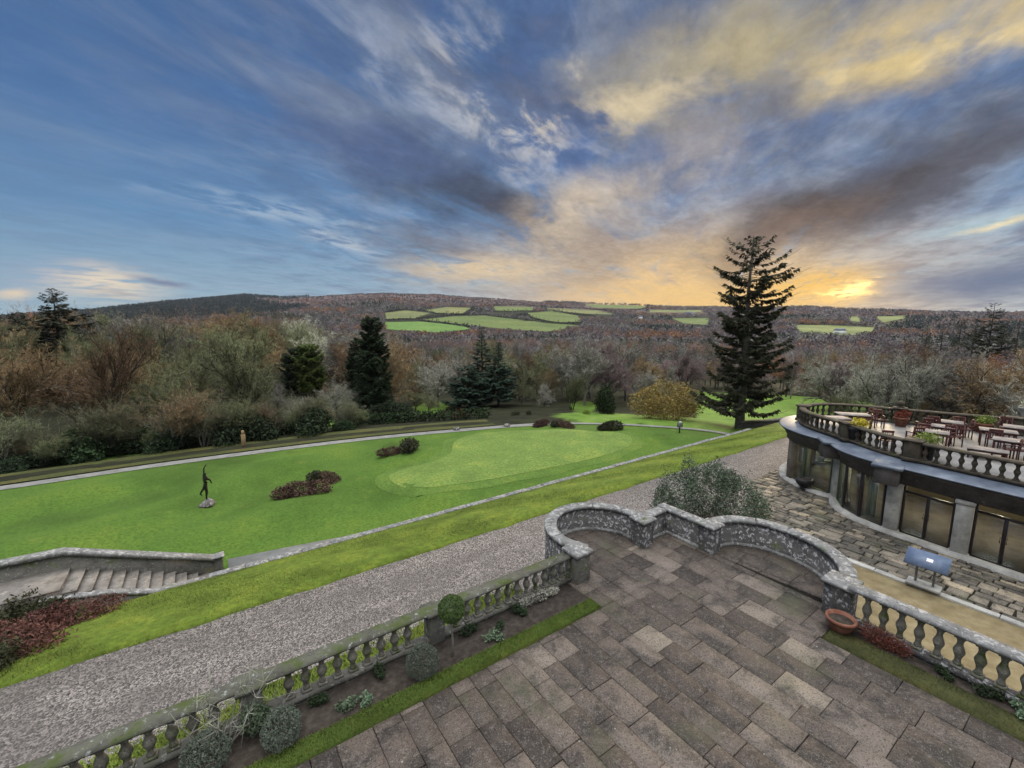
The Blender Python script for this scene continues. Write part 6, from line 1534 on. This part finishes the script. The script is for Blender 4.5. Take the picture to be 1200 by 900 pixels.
V3, T3 = [], []
x, y, r_, a = scatter(135, 470, 7.4)
c, con = tree_colour(x, y, r_, a)
src = [t_[1][1] for t_ in KINDS_['oak']] + [t_[1][1] for t_ in KINDS_['tall'][:1]]
sub = []
for t_ in src:
    q = t_[g.choice(len(t_), 620, replace=False)].copy(); mid = q.mean(1, keepdims=True); q = mid + (q - mid) * np.array([1.9, 1.9, 1.5]); sub.append(q)
zz = terrain(x, y); hh = g.uniform(0.8, 1.2, len(x))
for k in range(len(x)):
    q = sub[k % len(sub)]; th = g.uniform(0, 6.28); cs, sn = math.cos(th), math.sin(th)
    w_ = q @ np.array([[cs, sn, 0], [-sn, cs, 0], [0, 0, 1]]) * np.array([1.15, 1.15, 1.0]) * hh[k]
    V3.append((w_ + np.array([x[k], y[k], zz[k]])).astype(np.float32)); T3.append((c[k][None] * g.uniform(0.75, 1.25, (len(q), 1))).astype(np.float32))
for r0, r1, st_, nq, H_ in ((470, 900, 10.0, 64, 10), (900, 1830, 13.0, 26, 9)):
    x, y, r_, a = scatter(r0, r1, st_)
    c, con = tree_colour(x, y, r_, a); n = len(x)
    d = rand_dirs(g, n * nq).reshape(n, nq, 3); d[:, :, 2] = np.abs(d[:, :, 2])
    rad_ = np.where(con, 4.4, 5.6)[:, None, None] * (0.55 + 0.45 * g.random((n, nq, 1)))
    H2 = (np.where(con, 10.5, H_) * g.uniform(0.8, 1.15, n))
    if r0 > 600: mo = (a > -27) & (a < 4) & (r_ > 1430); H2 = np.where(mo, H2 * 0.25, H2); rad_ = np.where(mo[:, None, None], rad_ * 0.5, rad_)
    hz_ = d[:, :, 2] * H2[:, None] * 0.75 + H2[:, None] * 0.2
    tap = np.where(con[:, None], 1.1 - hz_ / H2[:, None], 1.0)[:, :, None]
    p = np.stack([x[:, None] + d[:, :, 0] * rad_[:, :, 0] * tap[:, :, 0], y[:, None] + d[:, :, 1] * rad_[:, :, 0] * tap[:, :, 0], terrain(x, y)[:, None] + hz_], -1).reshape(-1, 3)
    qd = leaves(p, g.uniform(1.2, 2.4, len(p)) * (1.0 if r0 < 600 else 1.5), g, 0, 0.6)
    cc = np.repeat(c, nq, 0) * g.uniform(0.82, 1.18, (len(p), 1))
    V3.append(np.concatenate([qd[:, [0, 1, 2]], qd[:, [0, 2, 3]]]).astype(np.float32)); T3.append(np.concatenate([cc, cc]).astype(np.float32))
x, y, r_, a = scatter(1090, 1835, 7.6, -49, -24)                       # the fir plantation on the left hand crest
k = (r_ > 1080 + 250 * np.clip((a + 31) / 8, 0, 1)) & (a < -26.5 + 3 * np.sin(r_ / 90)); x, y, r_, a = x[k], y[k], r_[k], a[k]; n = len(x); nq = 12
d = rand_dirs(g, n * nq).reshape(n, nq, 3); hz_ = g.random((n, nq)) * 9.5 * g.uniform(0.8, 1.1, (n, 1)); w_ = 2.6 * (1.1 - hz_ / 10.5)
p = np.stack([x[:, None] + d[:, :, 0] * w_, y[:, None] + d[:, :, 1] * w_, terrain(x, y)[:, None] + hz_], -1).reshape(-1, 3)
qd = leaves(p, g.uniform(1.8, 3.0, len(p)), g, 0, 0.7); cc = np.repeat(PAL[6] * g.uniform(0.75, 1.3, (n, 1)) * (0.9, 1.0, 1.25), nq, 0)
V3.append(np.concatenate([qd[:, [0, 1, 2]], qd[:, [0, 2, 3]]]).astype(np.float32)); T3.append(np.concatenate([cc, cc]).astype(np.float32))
tag(link(big_mesh('far_woodland', np.concatenate(V3), 3, ['woodland'], np.concatenate(T3)), 'far_woodland', None), kind='stuff')

# ------------------------------------------------------------------ grass blades
def blades(name, m_, pts, h, seed):
    g = np.random.default_rng(seed); n = len(pts)
    a = g.uniform(0, 6.28, n); d = unit(np.stack([np.cos(a) * 0.6, np.sin(a) * 0.6, np.ones(n)], 1)); s_ = np.stack([-np.sin(a), np.cos(a), np.zeros(n)], 1)
    hh = g.uniform(0.5, 1.4, n) * h; w_ = (hh * 0.16)[:, None]
    q = np.stack([pts - s_ * w_, pts + s_ * w_, pts + d * hh[:, None]], 1)
    o = link(big_mesh(name, q, 3, [m_]), name, None); return tag(o, kind='stuff')
g = np.random.default_rng(66)
n = 26000; p = np.stack([g.uniform(-2.5, 7.9, n), g.uniform(7.35, 7.75, n), np.full(n, 0.03)], 1)
n = 4000; p2 = np.stack([g.uniform(11.32, 11.95, n), g.uniform(-0.8, 3.63, n), np.full(n, 0.025)], 1)
blades('edging_grass', 'blade', p, 0.04, 1)
blades('mossy_grass', 'moss_blade', p2, 0.035, 4)
n = 90000; bx = -8 + 48 * g.random(n) ** 1.6; by = g.uniform(14.97, 20.0, n)
blades('bank_grass', 'bank_blade', np.stack([bx, by, np.interp(by, [14.97, 15.5, 16.5, 18, 19.4, 20.05], [-1.46, -1.47, -1.69, -2.11, -2.53, -2.71])], 1), 0.06, 2)
n = 12000; p = np.stack([g.uniform(-4, 8, n), g.uniform(9.0, 11.35, n), np.full(n, -1.48)], 1)
blades('verge_grass', 'bank_blade', p, 0.10, 3)

# ------------------------------------------------------------------ evening air over the valley
hz = MB(); hz.box(-2300, 2300, -2300, 2300, -80, 128)
hm_, ht, hb = new_mat('haze'); ht.nodes.remove(hb)
pv = ht.nodes.new('ShaderNodeVolumePrincipled'); pv.inputs['Color'].default_value = (0.72, 0.78, 0.95, 1); pv.inputs['Density'].default_value = 0.00006; pv.inputs['Anisotropy'].default_value = 0.2
ht.links.new(pv.outputs[0], ht.nodes['Material Output'].inputs['Volume'])
MT['haze'] = hm_
tag(hz.build('haze', 'haze'), kind='stuff')
